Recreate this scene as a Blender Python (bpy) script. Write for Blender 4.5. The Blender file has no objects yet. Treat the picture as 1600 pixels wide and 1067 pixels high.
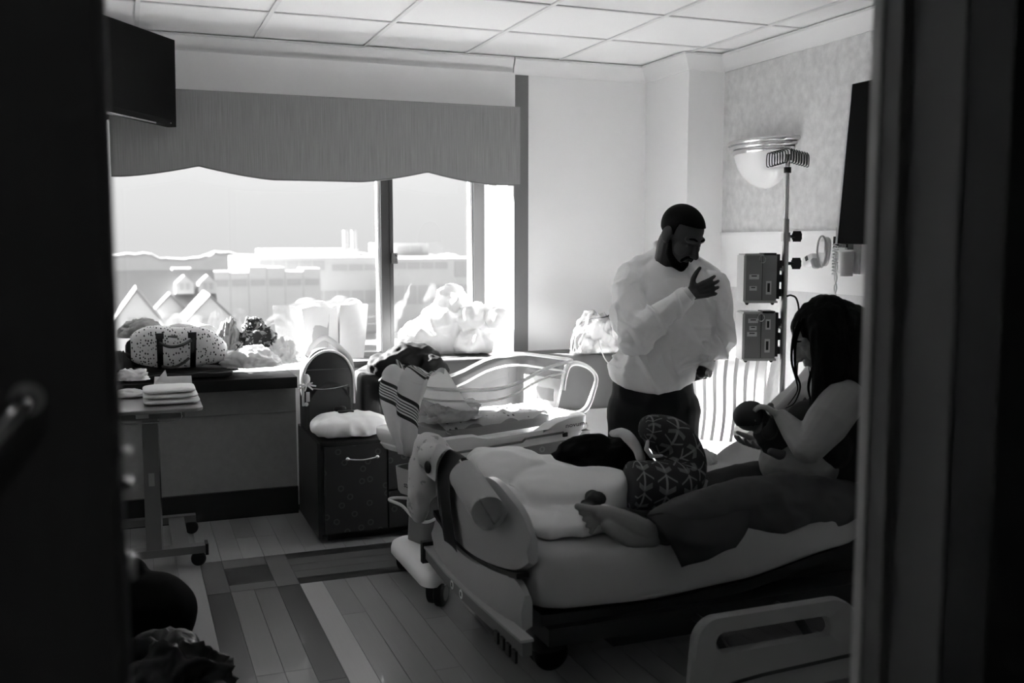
import bpy, bmesh, math, random
from mathutils import Vector as V, Matrix, noise
from math import sin, cos, pi, radians, exp

sc = bpy.context.scene
C = sc.collection
random.seed(7)

# ------------------------------------------------------------------ camera
cam_d = bpy.data.cameras.new('camera')
cam = bpy.data.objects.new('camera', cam_d); C.objects.link(cam)
cam_d.sensor_width = 36.0
cam_d.lens = 1550.0 / 1600.0 * 36.0
cam.location = (0, 0, 1.5)
cam.rotation_euler = (radians(90 - 5.637), 0, radians(-21.132))
cam_d.clip_start = 0.02; cam_d.clip_end = 900
cam_d.dof.use_dof = True
cam_d.dof.focus_distance = 4.75
cam_d.dof.aperture_fstop = 2.6
sc.camera = cam

# ------------------------------------------------------------------ world: hazy overcast sky (brighter overhead), low sun from the left
EXPOSURE = 1.42
SKY = 0.90
HALL = 4.0
world = bpy.data.worlds.new('hazy_sky'); sc.world = world; world.use_nodes = True
wn = world.node_tree; wn.nodes.clear()
w_geo = wn.nodes.new('ShaderNodeTexCoord'); w_sep = wn.nodes.new('ShaderNodeSeparateXYZ')
w_up = wn.nodes.new('ShaderNodeMath'); w_up.operation = 'MAXIMUM'; w_up.inputs[1].default_value = 0.0
w_ma = wn.nodes.new('ShaderNodeMath'); w_ma.operation = 'MULTIPLY_ADD'; w_ma.inputs[1].default_value = 2.0 / 3; w_ma.inputs[2].default_value = 1.0 / 3
w_st = wn.nodes.new('ShaderNodeMath'); w_st.operation = 'MULTIPLY'; w_st.inputs[1].default_value = SKY
w_bg = wn.nodes.new('ShaderNodeBackground'); w_out = wn.nodes.new('ShaderNodeOutputWorld')
wn.links.new(w_geo.outputs['Generated'], w_sep.inputs[0]); wn.links.new(w_sep.outputs['Z'], w_up.inputs[0])
wn.links.new(w_up.outputs[0], w_ma.inputs[0]); wn.links.new(w_ma.outputs[0], w_st.inputs[0])
wn.links.new(w_st.outputs[0], w_bg.inputs['Strength']); w_bg.inputs['Color'].default_value = (1, 1, 1, 1)
wn.links.new(w_bg.outputs[0], w_out.inputs[0])

sun_d = bpy.data.lights.new('sun', 'SUN'); sun_d.energy = 40.0; sun_d.angle = radians(1.5)
sun = bpy.data.objects.new('sun', sun_d); C.objects.link(sun); sun.location = (-8, 16, 8)
_e = radians(30); _a = radians(48)
sun.rotation_euler = V((sin(_a) * cos(_e), -cos(_a) * cos(_e), -sin(_e))).to_track_quat('-Z', 'Y').to_euler()

# window portal: guides light sampling only, gives off nothing itself
por_d = bpy.data.lights.new('window_portal', 'AREA'); por_d.shape = 'RECTANGLE'; por_d.size = 2.5; por_d.size_y = 1.4
por_d.cycles.is_portal = True
por = bpy.data.objects.new('window_portal', por_d); C.objects.link(por); por.location = (0.95, 6.2, 1.5)
por.rotation_euler = (radians(-90), 0, 0)

vs = sc.view_settings
vs.view_transform = 'Standard'; vs.look = 'None'; vs.exposure = EXPOSURE; vs.gamma = 1.0; vs.use_curve_mapping = False
sc.cycles.max_bounces = 14; sc.cycles.diffuse_bounces = 8; sc.cycles.transparent_max_bounces = 24
sc.cycles.sample_clamp_indirect = 8.0

# ------------------------------------------------------------------ materials (all procedural, black and white)
class S:
    """a shader value with arithmetic"""
    def __init__(s, nt, sock): s.nt, s.k = nt, sock
    def _m(s, op, *o):
        n = s.nt.nodes.new('ShaderNodeMath'); n.operation = op
        for i, a in enumerate((s,) + o):
            if isinstance(a, S): s.nt.links.new(a.k, n.inputs[i])
            else: n.inputs[i].default_value = a
        return S(s.nt, n.outputs[0])
    def __add__(s, o): return s._m('ADD', o)
    def __sub__(s, o): return s._m('SUBTRACT', o)
    def __mul__(s, o): return s._m('MULTIPLY', o)
    def __truediv__(s, o): return s._m('DIVIDE', o)
    def lt(s, o): return s._m('LESS_THAN', o)
    def gt(s, o): return s._m('GREATER_THAN', o)
    def fr(s): return s._m('FRACT')
    def fl(s): return s._m('FLOOR')
    def ab(s): return s._m('ABSOLUTE')
    def mx(s, o): return s._m('MAXIMUM', o)
    def mn(s, o): return s._m('MINIMUM', o)
    def md(s, o): return s._m('MODULO', o)

def xyz(nt, kind='Object', scale=(1, 1, 1)):
    t = nt.nodes.new('ShaderNodeTexCoord'); mp = nt.nodes.new('ShaderNodeMapping'); mp.inputs['Scale'].default_value = scale
    nt.links.new(t.outputs[kind], mp.inputs[0]); return mp.outputs[0]
def sep(nt, vec):
    n = nt.nodes.new('ShaderNodeSeparateXYZ'); nt.links.new(vec, n.inputs[0]); return [S(nt, n.outputs[i]) for i in range(3)]
def noise_of(nt, vec, scale, detail=4, rough=.55):
    n = nt.nodes.new('ShaderNodeTexNoise'); n.inputs['Scale'].default_value = scale; n.inputs['Detail'].default_value = detail
    n.inputs['Roughness'].default_value = rough; nt.links.new(vec, n.inputs['Vector']); return S(nt, n.outputs['Fac'])

MATS = {}
def mat(name, v=.5, rough=.6, var=0., vs=6., bump=0., bs=60., spec=.35, metal=0., st=(1, 1, 1), trans=0., coat=0., rnd=0., pattern=None, sheen=0., emit=0., sss=0.):
    if name in MATS: return MATS[name]
    m = bpy.data.materials.new(name); m.use_nodes = True; nt = m.node_tree
    p = nt.nodes['Principled BSDF']
    p.inputs['Roughness'].default_value = rough; p.inputs['Metallic'].default_value = metal
    p.inputs['Specular IOR Level'].default_value = spec; p.inputs['Coat Weight'].default_value = coat
    p.inputs['Transmission Weight'].default_value = trans; p.inputs['Sheen Weight'].default_value = sheen
    p.inputs['Base Color'].default_value = (v, v, v, 1)
    if emit: p.inputs['Emission Color'].default_value = (1, 1, 1, 1); p.inputs['Emission Strength'].default_value = emit
    if sss: p.inputs['Subsurface Weight'].default_value = sss; p.inputs['Subsurface Radius'].default_value = (.01, .01, .01)
    val = None
    if pattern: val = pattern(nt)
    if var:
        n = noise_of(nt, xyz(nt, 'Object', st), vs)
        f = (n - .5) * (2 * var) + 1.0
        val = (val * f) if val is not None else f * v
    if rnd:
        oi = nt.nodes.new('ShaderNodeObjectInfo'); f = (S(nt, oi.outputs['Random']) - .5) * (2 * rnd) + 1.0
        val = (val * f) if val is not None else f * v
    if val is not None:
        cc = nt.nodes.new('ShaderNodeCombineColor')
        for i in range(3): nt.links.new(val.k, cc.inputs[i])
        nt.links.new(cc.outputs[0], p.inputs['Base Color'])
    if bump:
        n = noise_of(nt, xyz(nt, 'Object', st), bs, 3)
        b = nt.nodes.new('ShaderNodeBump'); b.inputs['Strength'].default_value = bump; b.inputs['Distance'].default_value = .01
        nt.links.new(n.k, b.inputs['Height']); nt.links.new(b.outputs[0], p.inputs['Normal'])
    MATS[name] = m; return m

def clear_mat(name, tint=.96, gloss=.08, rough=.02, milky=0., fres=1.4):
    """thin clear sheet: light goes straight through, the surface mirrors a little"""
    if name in MATS: return MATS[name]
    m = bpy.data.materials.new(name); m.use_nodes = True; nt = m.node_tree; nt.nodes.clear()
    o = nt.nodes.new('ShaderNodeOutputMaterial'); tr = nt.nodes.new('ShaderNodeBsdfTransparent'); tr.inputs[0].default_value = (tint, tint, tint, 1)
    g = nt.nodes.new('ShaderNodeBsdfGlossy'); g.inputs['Roughness'].default_value = rough
    f = nt.nodes.new('ShaderNodeLayerWeight'); f.inputs[0].default_value = .5
    mx = nt.nodes.new('ShaderNodeMixShader'); fac = S(nt, f.outputs['Facing'])._m('POWER', 5.0) * .9 + (gloss + .02)
    nt.links.new(fac.k, mx.inputs[0]); nt.links.new(tr.outputs[0], mx.inputs[1]); nt.links.new(g.outputs[0], mx.inputs[2])
    last = mx
    if milky:
        d = nt.nodes.new('ShaderNodeBsdfTranslucent'); d.inputs[0].default_value = (.9, .9, .9, 1)
        d2 = nt.nodes.new('ShaderNodeBsdfDiffuse'); d2.inputs[0].default_value = (.85, .85, .85, 1)
        m1 = nt.nodes.new('ShaderNodeMixShader'); m1.inputs[0].default_value = .5
        nt.links.new(d.outputs[0], m1.inputs[1]); nt.links.new(d2.outputs[0], m1.inputs[2])
        m2 = nt.nodes.new('ShaderNodeMixShader'); m2.inputs[0].default_value = milky
        nt.links.new(mx.outputs[0], m2.inputs[1]); nt.links.new(m1.outputs[0], m2.inputs[2]); last = m2
    nt.links.new(last.outputs[0], o.inputs[0]); MATS[name] = m; return m

def translucent(name, v=.8, amount=.45, bump=0., bs=40.):
    """thin white cloth or paper that lets light through"""
    if name in MATS: return MATS[name]
    m = mat(name, v, .85, bump=bump, bs=bs, spec=.1); nt = m.node_tree; p = nt.nodes['Principled BSDF']; o = nt.nodes['Material Output']
    t = nt.nodes.new('ShaderNodeBsdfTranslucent'); t.inputs[0].default_value = (v, v, v, 1)
    mx = nt.nodes.new('ShaderNodeMixShader'); mx.inputs[0].default_value = amount
    nt.links.new(p.outputs[0], mx.inputs[1]); nt.links.new(t.outputs[0], mx.inputs[2]); nt.links.new(mx.outputs[0], o.inputs[0])
    return m

# ------------------------------------------------------------------ mesh helpers
def link(name, me, m=None, parent=None, local=False):
    o = bpy.data.objects.new(name, me); C.objects.link(o)
    if m is not None:
        for k in (m if isinstance(m, (list, tuple)) else [m]): me.materials.append(k)
    if parent is not None:
        o.parent = parent
        if not local:
            t = V(parent.location) if parent.parent is None else V((0, 0, 0))
            o.matrix_parent_inverse = Matrix.Translation(-t)
    return o
def build(name, bm, m, parent=None, local=False, smooth=True, bevel=0., bseg=2, angle=40):
    if bevel:
        es = [e for e in bm.edges if len(e.link_faces) == 2 and e.calc_face_angle(0) > radians(30)]
        bmesh.ops.bevel(bm, geom=es, offset=bevel, segments=bseg, affect='EDGES', profile=.6, clamp_overlap=True)
    bmesh.ops.recalc_face_normals(bm, faces=bm.faces[:])
    me = bpy.data.meshes.new(name); bm.to_mesh(me); bm.free()
    if smooth:
        me.polygons.foreach_set('use_smooth', [True] * len(me.polygons))
        try: me.set_sharp_from_angle(angle=radians(angle))
        except Exception: pass
    return link(name, me, m, parent, local)
def tag(o, label, cat, group=None):
    o['label'] = label; o['category'] = cat
    if group: o['group'] = group
    return o
def thing(name, label, cat, loc=(0, 0, 0), rz=0., group=None):
    o = bpy.data.objects.new(name, None); C.objects.link(o); o.location = loc; o.rotation_euler = (0, 0, rz); o.empty_display_size = .1
    return tag(o, label, cat, group)
def struct(o, label=None):
    o['kind'] = 'structure'
    if label: o['label'] = label
    return o
def B(): return bmesh.new()
def box(bm, x0, x1, y0, y1, z0, z1, M=None):
    vs_ = [V((x, y, z)) for x in (x0, x1) for y in (y0, y1) for z in (z0, z1)]
    if M is not None: vs_ = [M @ v for v in vs_]
    v = [bm.verts.new(p) for p in vs_]
    for f in ((0, 1, 3, 2), (4, 6, 7, 5), (0, 4, 5, 1), (2, 3, 7, 6), (0, 2, 6, 4), (1, 5, 7, 3)): bm.faces.new([v[i] for i in f])
    return bm
def BX(*a, M=None): return box(B(), *a, M=M)
def fan(bm, ring, flip=False):
    c = sum((v.co for v in ring), V()) / len(ring); cv = bm.verts.new(c)
    for i in range(len(ring)): bm.faces.new((ring[i], ring[(i + 1) % len(ring)], cv))
def loft(bm, rings, cap=True, closed=True, uv=False):
    R = [[bm.verts.new(p) for p in r] for r in rings]
    lay = bm.loops.layers.uv.verify() if uv else None
    n = len(R[0]); m = n if closed else n - 1
    for a in range(len(R) - 1):
        for i in range(m):
            j = (i + 1) % n
            f = bm.faces.new((R[a][i], R[a][j], R[a + 1][j], R[a + 1][i]))
            if uv:
                for l, (uu, vv) in zip(f.loops, ((i, a), (i + 1, a), (i + 1, a + 1), (i, a + 1))): l[lay].uv = (uu / m, vv / (len(R) - 1))
    if cap and closed:
        fan(bm, R[0]); fan(bm, R[-1])
    return bm
def path_frames(pts):
    pts = [V(p) for p in pts]; n = len(pts); T = []
    for i in range(n): T.append((pts[min(i + 1, n - 1)] - pts[max(i - 1, 0)]).normalized())
    up = V((0, 0, 1)) if abs(T[0].z) < .9 else V((1, 0, 0))
    N = (up - T[0] * up.dot(T[0])).normalized(); out = []
    for i in range(n):
        N = (N - T[i] * N.dot(T[i])).normalized(); out.append((pts[i], T[i], N, T[i].cross(N)))
    return out
def tube(bm, pts, r, n=8, cap=True, uv=False, squash=1.0):
    fr = path_frames(pts); rs = r if isinstance(r, (list, tuple)) else [r] * len(fr)
    rings = [[p + (Nn * cos(2 * pi * k / n) * q + Bn * sin(2 * pi * k / n) * q * squash) for k in range(n)] for (p, T, Nn, Bn), q in zip(fr, rs)]
    return loft(bm, rings, cap, True, uv)
def smooth_path(pts, k=6, closed=False):
    P = [V(p) for p in pts]; out = []; n = len(P)
    for i in range(n if closed else n - 1):
        if closed: a, b, c, d = P[(i - 1) % n], P[i], P[(i + 1) % n], P[(i + 2) % n]
        else: a, b, c, d = P[max(i - 1, 0)], P[i], P[i + 1], P[min(i + 2, n - 1)]
        for s in range(k):
            t = s / k
            out.append(.5 * ((2 * b) + (c - a) * t + (2 * a - 5 * b + 4 * c - d) * t * t + (3 * b - a - 3 * c + d) * t ** 3))
    if not closed: out.append(P[-1])
    else: out.append(out[0].copy())
    return out
def cyl(bm, p0, p1, r0, r1=None, n=16): return tube(bm, [p0, p1], [r0, r0 if r1 is None else r1], n)
def lathe(bm, prof, n=24, M=None, a0=0., a1=2 * pi):
    full = abs(a1 - a0 - 2 * pi) < 1e-6; k = n if full else n + 1
    rings = []
    for r, z in prof:
        ring = [V((r * cos(a0 + (a1 - a0) * i / n), r * sin(a0 + (a1 - a0) * i / n), z)) for i in range(k)]
        rings.append([M @ p for p in ring] if M is not None else ring)
    return loft(bm, rings, full, full)
def ball(bm, c, r, M=None, sub=3):
    r = (r, r, r) if not isinstance(r, (tuple, list, V)) else r
    mm = Matrix.Translation(V(c)) @ (M.to_4x4() if M is not None else Matrix.Identity(4)) @ Matrix.Diagonal((*r, 1))
    bmesh.ops.create_icosphere(bm, subdivisions=sub, radius=1, matrix=mm); return bm
def rcone(bm, a, b, ra, rb, n=14):
    a, b = V(a), V(b); d = (b - a)
    if d.length > 1e-6:
        T = d.normalized(); up = V((0, 0, 1)) if abs(T.z) < .9 else V((1, 0, 0)); N = (up - T * up.dot(T)).normalized(); Q = T.cross(N)
        rings = []
        for k in range(4):
            an = -pi / 2 + (pi / 2) * k / 3; rings.append((a + T * ra * sin(an), max(ra * cos(an), ra * .02)))
        for k in range(4):
            an = (pi / 2) * k / 3; rings.append((b + T * rb * sin(an), max(rb * cos(an), rb * .02)))
        loft(bm, [[c + (N * cos(2 * pi * i / n) + Q * sin(2 * pi * i / n)) * r for i in range(n)] for c, r in rings])
    return bm
def chain(bm, pts, rs, n=14):
    for i in range(len(pts) - 1): rcone(bm, pts[i], pts[i + 1], rs[i], rs[i + 1], n)
    return bm
def remesh(bm, voxel, smooth=4, fac=.5):
    me = bpy.data.meshes.new('tmp'); bm.to_mesh(me); bm.free()
    o = bpy.data.objects.new('tmp', me); C.objects.link(o)
    r = o.modifiers.new('r', 'REMESH'); r.mode = 'VOXEL'; r.voxel_size = voxel
    if smooth:
        s = o.modifiers.new('s', 'SMOOTH'); s.iterations = smooth; s.factor = fac
    dg = bpy.context.evaluated_depsgraph_get()
    out = bpy.data.meshes.new_from_object(o.evaluated_get(dg)); bpy.data.objects.remove(o); bpy.data.meshes.remove(me)
    out.polygons.foreach_set('use_smooth', [True] * len(out.polygons))
    return out
def displace(me, fn):
    me.update(); ns = [v.normal.copy() for v in me.vertices]
    for v, nn in zip(me.vertices, ns): v.co += fn(v.co, nn)
    me.update(); return me
def fnoise(p, s, seed=0.): return noise.noise(V((p.x * s + seed, p.y * s - seed * .7, p.z * s + seed * .3)))
def ridge(p, s, seed=0.): return 1 - abs(fnoise(p, s, seed)) * 2
def orient(fwd, up=(0, 0, 1)):
    f = V(fwd).normalized(); u = V(up); u = (u - f * u.dot(f)).normalized(); r = f.cross(u)
    return Matrix((r, f, u)).transposed()
def heap(name, c, size, m, parent=None, seed=0, amp=.25, fold=7., sub=5, flat=True, rz=0., power=1.0, thin=None):
    """a crumpled pile of cloth: folds run over a lumpy mound that sits flat at its base"""
    bm = B(); bmesh.ops.create_icosphere(bm, subdivisions=sub, radius=1.0)
    rot = Matrix.Rotation(rz, 3, 'Z')
    for v in bm.verts:
        d = v.co.copy()
        q = d + V((fnoise(d, 1.3, seed + 5), fnoise(d, 1.3, seed + 9), fnoise(d, 1.3, seed + 13))) * .45
        h = ridge(q, fold * .35, seed) * .6 + ridge(q, fold * .8, seed + 3) * .3 + fnoise(q, 1.5, seed + 1) * .9
        d = d * (1 + amp * (h - .4))
        if flat and d.z < 0: d.z *= .02; d.x *= 1.04; d.y *= 1.04
        v.co = V(c) + rot @ V((d.x * size[0], d.y * size[1], d.z * size[2]))
    return build(name, bm, m, parent, angle=180)
def sheet(name, nu, nv, fn, m, parent=None, thick=.004, local=False, uv=True, sub=0):
    bm = B(); lay = bm.loops.layers.uv.verify()
    g = [[bm.verts.new(fn(i / nu, j / nv)) for j in range(nv + 1)] for i in range(nu + 1)]
    for i in range(nu):
        for j in range(nv):
            f = bm.faces.new((g[i][j], g[i + 1][j], g[i + 1][j + 1], g[i][j + 1]))
            for l, (a, b) in zip(f.loops, ((i, j), (i + 1, j), (i + 1, j + 1), (i, j + 1))): l[lay].uv = (a / nu, b / nv)
    if thick: bmesh.ops.solidify(bm, geom=bm.faces[:], thickness=thick)
    return build(name, bm, m, parent, local, angle=180)
def text(name, s, size, M, m, parent=None, depth=.0006):
    cu = bpy.data.curves.new(name, 'FONT'); cu.body = s; cu.size = size; cu.extrude = depth; cu.align_x = 'CENTER'; cu.align_y = 'CENTER'
    o = bpy.data.objects.new('tmp', cu); C.objects.link(o)
    me = bpy.data.meshes.new_from_object(o.evaluated_get(bpy.context.evaluated_depsgraph_get())); bpy.data.objects.remove(o); bpy.data.curves.remove(cu)
    me.transform(M); return link(name, me, m, parent)
def superbox(bm, c, s, p=4., n=24, M=None, q=None):
    """pillow-like block: superellipsoid of half sizes s"""
    q = q or p
    def sg(x, e): return math.copysign(abs(x) ** e, x)
    rings = []
    for a in range(n // 2 + 1):
        ph = -pi / 2 + pi * a / (n // 2); cp = max(abs(cos(ph)), 1e-3) ** (2 / q); sp = sg(sin(ph), 2 / q)
        r = []
        for b in range(n):
            th = 2 * pi * b / n
            v = V((s[0] * cp * sg(cos(th), 2 / p), s[1] * cp * sg(sin(th), 2 / p), s[2] * sp))
            r.append(V(c) + (M @ v if M is not None else v))
        rings.append(r)
    return loft(bm, rings)

# ================================================================== the setting
RW = 3.35            # right wall
LW = -0.95           # left wall
YW = 5.68            # window wall plane
YG = 6.12            # glass plane
CEIL = 2.605
white_wall = mat('wall_paint_white', .86, .75, var=.02, vs=3)
grey_paint = mat('grey_trim_paint', .17, .55)
trim_white = mat('trim_paint_white', .84, .45)
dark_base = mat('dark_vinyl_base', .018, .4)
wallpaper = mat('mottled_wallpaper', .68, .8, var=.30, vs=22, bump=.05, bs=40)
dado = mat('pale_textured_dado', .66, .75, var=.10, vs=45)
panel_paper = mat('grey_textured_panel', .26, .8, var=.14, vs=30, bump=.05, bs=200)
dark_paint = mat('dark_door_frame_paint', .16, .5)
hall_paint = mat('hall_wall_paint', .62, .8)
door_wood = mat('dark_door_wood', .10, .45, var=.12, vs=7, st=(6, 6, .5))
chrome = mat('polished_metal', .75, .18, metal=1.)
steel = mat('brushed_steel', .5, .32, metal=1.)
dark_metal = mat('dark_bronze_metal', .06, .4, metal=.3)
black_plastic = mat('black_plastic', .015, .4)
rubber = mat('black_rubber', .014, .6)

# floor slab with planks laid on it
floor = struct(build('floor', BX(LW, RW, 1.0, YW + .5, -.12, -.012), mat('floor_joint_dark', .03, .7), smooth=False))
plank_light = mat('light_wood_plank', .25, .33, var=.13, vs=9, st=(5, .45, 1), rnd=.09, coat=.1, bump=.02, bs=50)
plank_brown = mat('brown_wood_plank', .135, .30, var=.16, vs=9, st=(5, .45, 1), rnd=.16, coat=.1)
plank_brown_x = mat('brown_wood_plank_across', .10, .36, var=.16, vs=9, st=(.45, 5, 1), rnd=.16, coat=.1)
plank_dark = mat('dark_wood_plank', .032, .34, var=.2, vs=9, st=(5, .45, 1), rnd=.1, coat=.1)
plank_pale = mat('pale_border_plank', .40, .33, var=.10, vs=9, st=(5, .45, 1), coat=.1)
_plank_me = {}
def plank(x0, x1, y0, y1, m):
    key = m.name
    if key not in _plank_me:
        bm = BX(-.5, .5, -.5, .5, -.012, 0)
        me = bpy.data.meshes.new('plank'); bm.to_mesh(me); bm.free(); me.materials.append(m); _plank_me[key] = me
    o = bpy.data.objects.new('plank', _plank_me[key]); C.objects.link(o); o.parent = floor
    o.location = ((x0 + x1) / 2, (y0 + y1) / 2, 0); o.scale = (x1 - x0 - .0016, y1 - y0 - .0016, 1)
def lay(x0, x1, y0, y1, w, L, m, first=None):
    n = max(1, round((x1 - x0) / w)); w = (x1 - x0) / n; rr = random.Random(int(x0 * 100 + y0 * 10))
    for i in range(n):
        y = y1; k = 0
        cuts = []
        off = rr.uniform(.25, 1.) * L
        while y > y0 + .02:
            q = max(y0, y - (off if k == 0 else L)); 
            if q - y0 < .25: q = y0
            cuts.append((q, y)); y = q; k += 1
        for a, b in cuts: plank(x0 + i * w, x0 + (i + 1) * w, a, b, first if (first and i == 0) else m)
BX0, BX1, BY0, BY1 = .268, .662, 4.32, 4.775
lay(LW, BX0, 1.2, 5.56, .1, 1.3, plank_light)
lay(BX0, RW, BY1, 5.56, .1, 1.3, plank_light)
lay(BX1, RW, 1.2, BY0, .1, 1.35, plank_light, plank_pale)
bw = (BX1 - BX0) / 4
for i in range(4):
    for a, b in ((1.2, 2.0), (2.0, 3.42 if i in (1, 2) else 3.3), (3.42 if i in (1, 2) else 3.3, BY0)):
        plank(BX0 + i * bw, BX0 + (i + 1) * bw, a, b, plank_brown if i in (1, 2) else plank_dark)
# the crossing of the two bands and the band along the window
plank(BX0, BX0 + bw, BY0, BY1, plank_brown_x)
plank(BX0 + bw, BX1 - bw, BY0, BY0 + .09, plank_brown_x)
plank(BX0 + bw, BX1 - bw, BY0 + .09, BY1 - .13, plank_dark)
plank(BX0 + bw, BX1 - bw, BY1 - .13, BY1, plank_brown_x)
plank(BX1 - bw, BX1, BY0, BY1, plank_brown_x)
for x0, x1 in ((BX1, 1.6), (1.6, 2.5), (2.5, RW)):
    plank(x0, x1, BY0, BY0 + .08, plank_dark); plank(x0, x1, BY1 - .08, BY1, plank_dark)
    for k in range(3): plank(x0, x1, BY0 + .08 + k * .0983, BY0 + .08 + (k + 1) * .0983, plank_brown_x)

# walls
bm = B()
OX0, OX1, OZ0, OZ1 = -.30, 2.205, .785, 2.25
box(bm, LW - .2, OX0, YW, YG + .12, 0, CEIL); box(bm, OX1, RW + .2, YW, YG + .12, 0, CEIL)
box(bm, OX0, OX1, YW, YG + .12, 0, OZ0 - .03); box(bm, OX0, OX1, YW, YG + .12, OZ1, CEIL)
struct(build('wall_back', bm, white_wall, smooth=False))
bm = BX(3.105, RW + .05, 5.16, YW + .02, 0, CEIL)
struct(build('wall_chase', bm, white_wall, smooth=False), 'white boxed column in the far corner')
wr = B(); z = [0, 1.245, 1.56, CEIL]
for k in range(3):
    box(wr, RW, RW + .2, 1.0, 5.7, z[k], z[k + 1])
wro = build('wall_right', wr, [dado, white_wall, wallpaper], smooth=False); struct(wro)
for f in wro.data.polygons: f.material_index = 0 if f.center.z < 1.2 else (1 if f.center.z < 1.55 and f.center.z > 1.25 else 2)
for f in wro.data.polygons:
    c = f.center.z; f.material_index = 0 if c <= 1.2451 else (1 if c <= 1.5601 else 2)
bm = B(); box(bm, RW - .012, RW, 1.2, 5.16, 1.548, 1.566); struct(build('trim_1', bm, trim_white, bevel=.003), 'thin rail under the wallpaper on the right wall')
struct(build('wall_left', BX(LW - .2, LW, 1.0, 5.7, 0, CEIL), white_wall, smooth=False))
# wall with the doorway (the camera stands in the hall just outside)
DX1 = 1.047
bm = B(); box(bm, DX1 + .05, RW + .2, 1.0, 1.2, 0, CEIL); box(bm, LW - .2, DX1 + .05, 1.0, 1.2, 2.25, CEIL); box(bm, -1.15, -.86, 1.0, 1.2, 0, 2.25)
struct(build('wall_front', bm, white_wall, smooth=False))
struct(build('wall_hall_right', BX(DX1 + .061, 3.0, .985, 1.0, 0, CEIL), mat('shaded_hall_wall', .03, .6), smooth=False), 'dark hall wall right of the doorway')  # same hall wall, its shade put into a near-black colour
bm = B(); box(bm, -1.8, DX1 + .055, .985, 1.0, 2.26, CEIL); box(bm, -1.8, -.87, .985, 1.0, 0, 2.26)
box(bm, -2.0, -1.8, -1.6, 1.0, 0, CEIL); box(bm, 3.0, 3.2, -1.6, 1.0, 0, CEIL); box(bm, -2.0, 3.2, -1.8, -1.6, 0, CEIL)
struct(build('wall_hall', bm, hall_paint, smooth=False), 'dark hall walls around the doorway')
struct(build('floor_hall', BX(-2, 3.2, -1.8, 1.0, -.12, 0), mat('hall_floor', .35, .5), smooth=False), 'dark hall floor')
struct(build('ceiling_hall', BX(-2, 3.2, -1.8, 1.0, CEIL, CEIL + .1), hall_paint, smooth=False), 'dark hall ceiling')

# ceiling lamp added in the hall, out of view, to lift the dark door
hl_ = thing('added_hall_lamp', 'added unseen ceiling lamp in the hall behind the camera', 'lamp', (-.5, -.75, CEIL))
build('housing', lathe(B(), [(.01, -.001), (.14, -.001), (.14, -.03), (.125, -.03), (.125, -.012), (.01, -.012)], 28, Matrix.Translation((-.5, -.75, CEIL))), trim_white, hl_)
build('diffuser', lathe(B(), [(.004, -.045), (.06, -.042), (.12, -.028), (.12, -.02), (.01, -.02)], 28, Matrix.Translation((-.5, -.75, CEIL))), mat('lit_diffuser', .8, .5, emit=HALL), hl_)

# suspended ceiling: slab above, tee bars, one object per tile
ceil = struct(build('ceiling', BX(LW - .2, RW + .2, 1.0, YW + .5, CEIL + .03, CEIL + .15), mat('ceiling_void', .3, .9), smooth=False))
tile_m = mat('speckled_ceiling_tile', .90, .9, var=.04, vs=120, bump=.12, bs=160)
tee_m = mat('ceiling_tee_bar', .80, .5)
xs = sorted({round(.687 + .601 * k, 4) for k in range(-2, 5)}); ys = [round(4.99 - .618 * k, 4) for k in range(0, 7)]
XS = [LW] + [x for x in xs if LW < x < RW] + [RW]; YS = [1.2] + sorted(y for y in ys if y > 1.2) + [YW]
tile_cache = {}
for i in range(len(XS) - 1):
    for j in range(len(YS) - 1):
        w, d = round(XS[i + 1] - XS[i] - .004, 3), round(YS[j + 1] - YS[j] - .004, 3)
        if (w, d) not in tile_cache:
            me = bpy.data.meshes.new('ceiling_tile'); b = BX(-w / 2, w / 2, -d / 2, d / 2, 0, .018)
            b.to_mesh(me); b.free(); me.materials.append(tile_m); tile_cache[(w, d)] = me
        o = bpy.data.objects.new('ceiling_tile', tile_cache[(w, d)]); C.objects.link(o); o.parent = ceil
        o.location = ((XS[i] + XS[i + 1]) / 2, (YS[j] + YS[j + 1]) / 2, CEIL + .004)
for x in XS[1:-1]: build('tee_bar', BX(x - .011, x + .011, 1.2, YW - .06, CEIL - .004, CEIL + .004), tee_m, ceil, smooth=False)
for y in YS[1:-1]: build('tee_bar', BX(LW, RW - .06, y - .011, y + .011, CEIL - .003, CEIL + .004), tee_m, ceil, smooth=False)

# crown moulding, mitred round the chase
PROF = [(.0, -.092), (.010, -.092), (.012, -.078), (.022, -.062), (.040, -.040), (.056, -.026), (.062, -.014), (.066, -.012), (.066, .0), (.0, .0)]
def crown(name, line, label):
    rings = []
    for (x, y, nx, ny) in line: rings.append([V((x + nx * a, y + ny * a, CEIL - .003 + b)) for a, b in PROF])
    o = build(name, loft(B(), rings), trim_white, angle=25); return struct(o, label)
crown('trim_2', [(LW, YW, 1, -1), (2.195, YW, -.15, -1)], 'white crown moulding above the window')
crown('trim_3', [(2.203, YW, -.15, -1), (3.105, YW, -1, -1), (3.105, 5.16, -1, -1), (RW, 5.16, -1, -1), (RW, 1.2, -1, 1)], 'white crown moulding round the column and right wall')
crown('trim_4', [(LW, 1.2, 1, 1), (LW, YW, 1, -1)], 'white crown moulding on the left wall')
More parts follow.
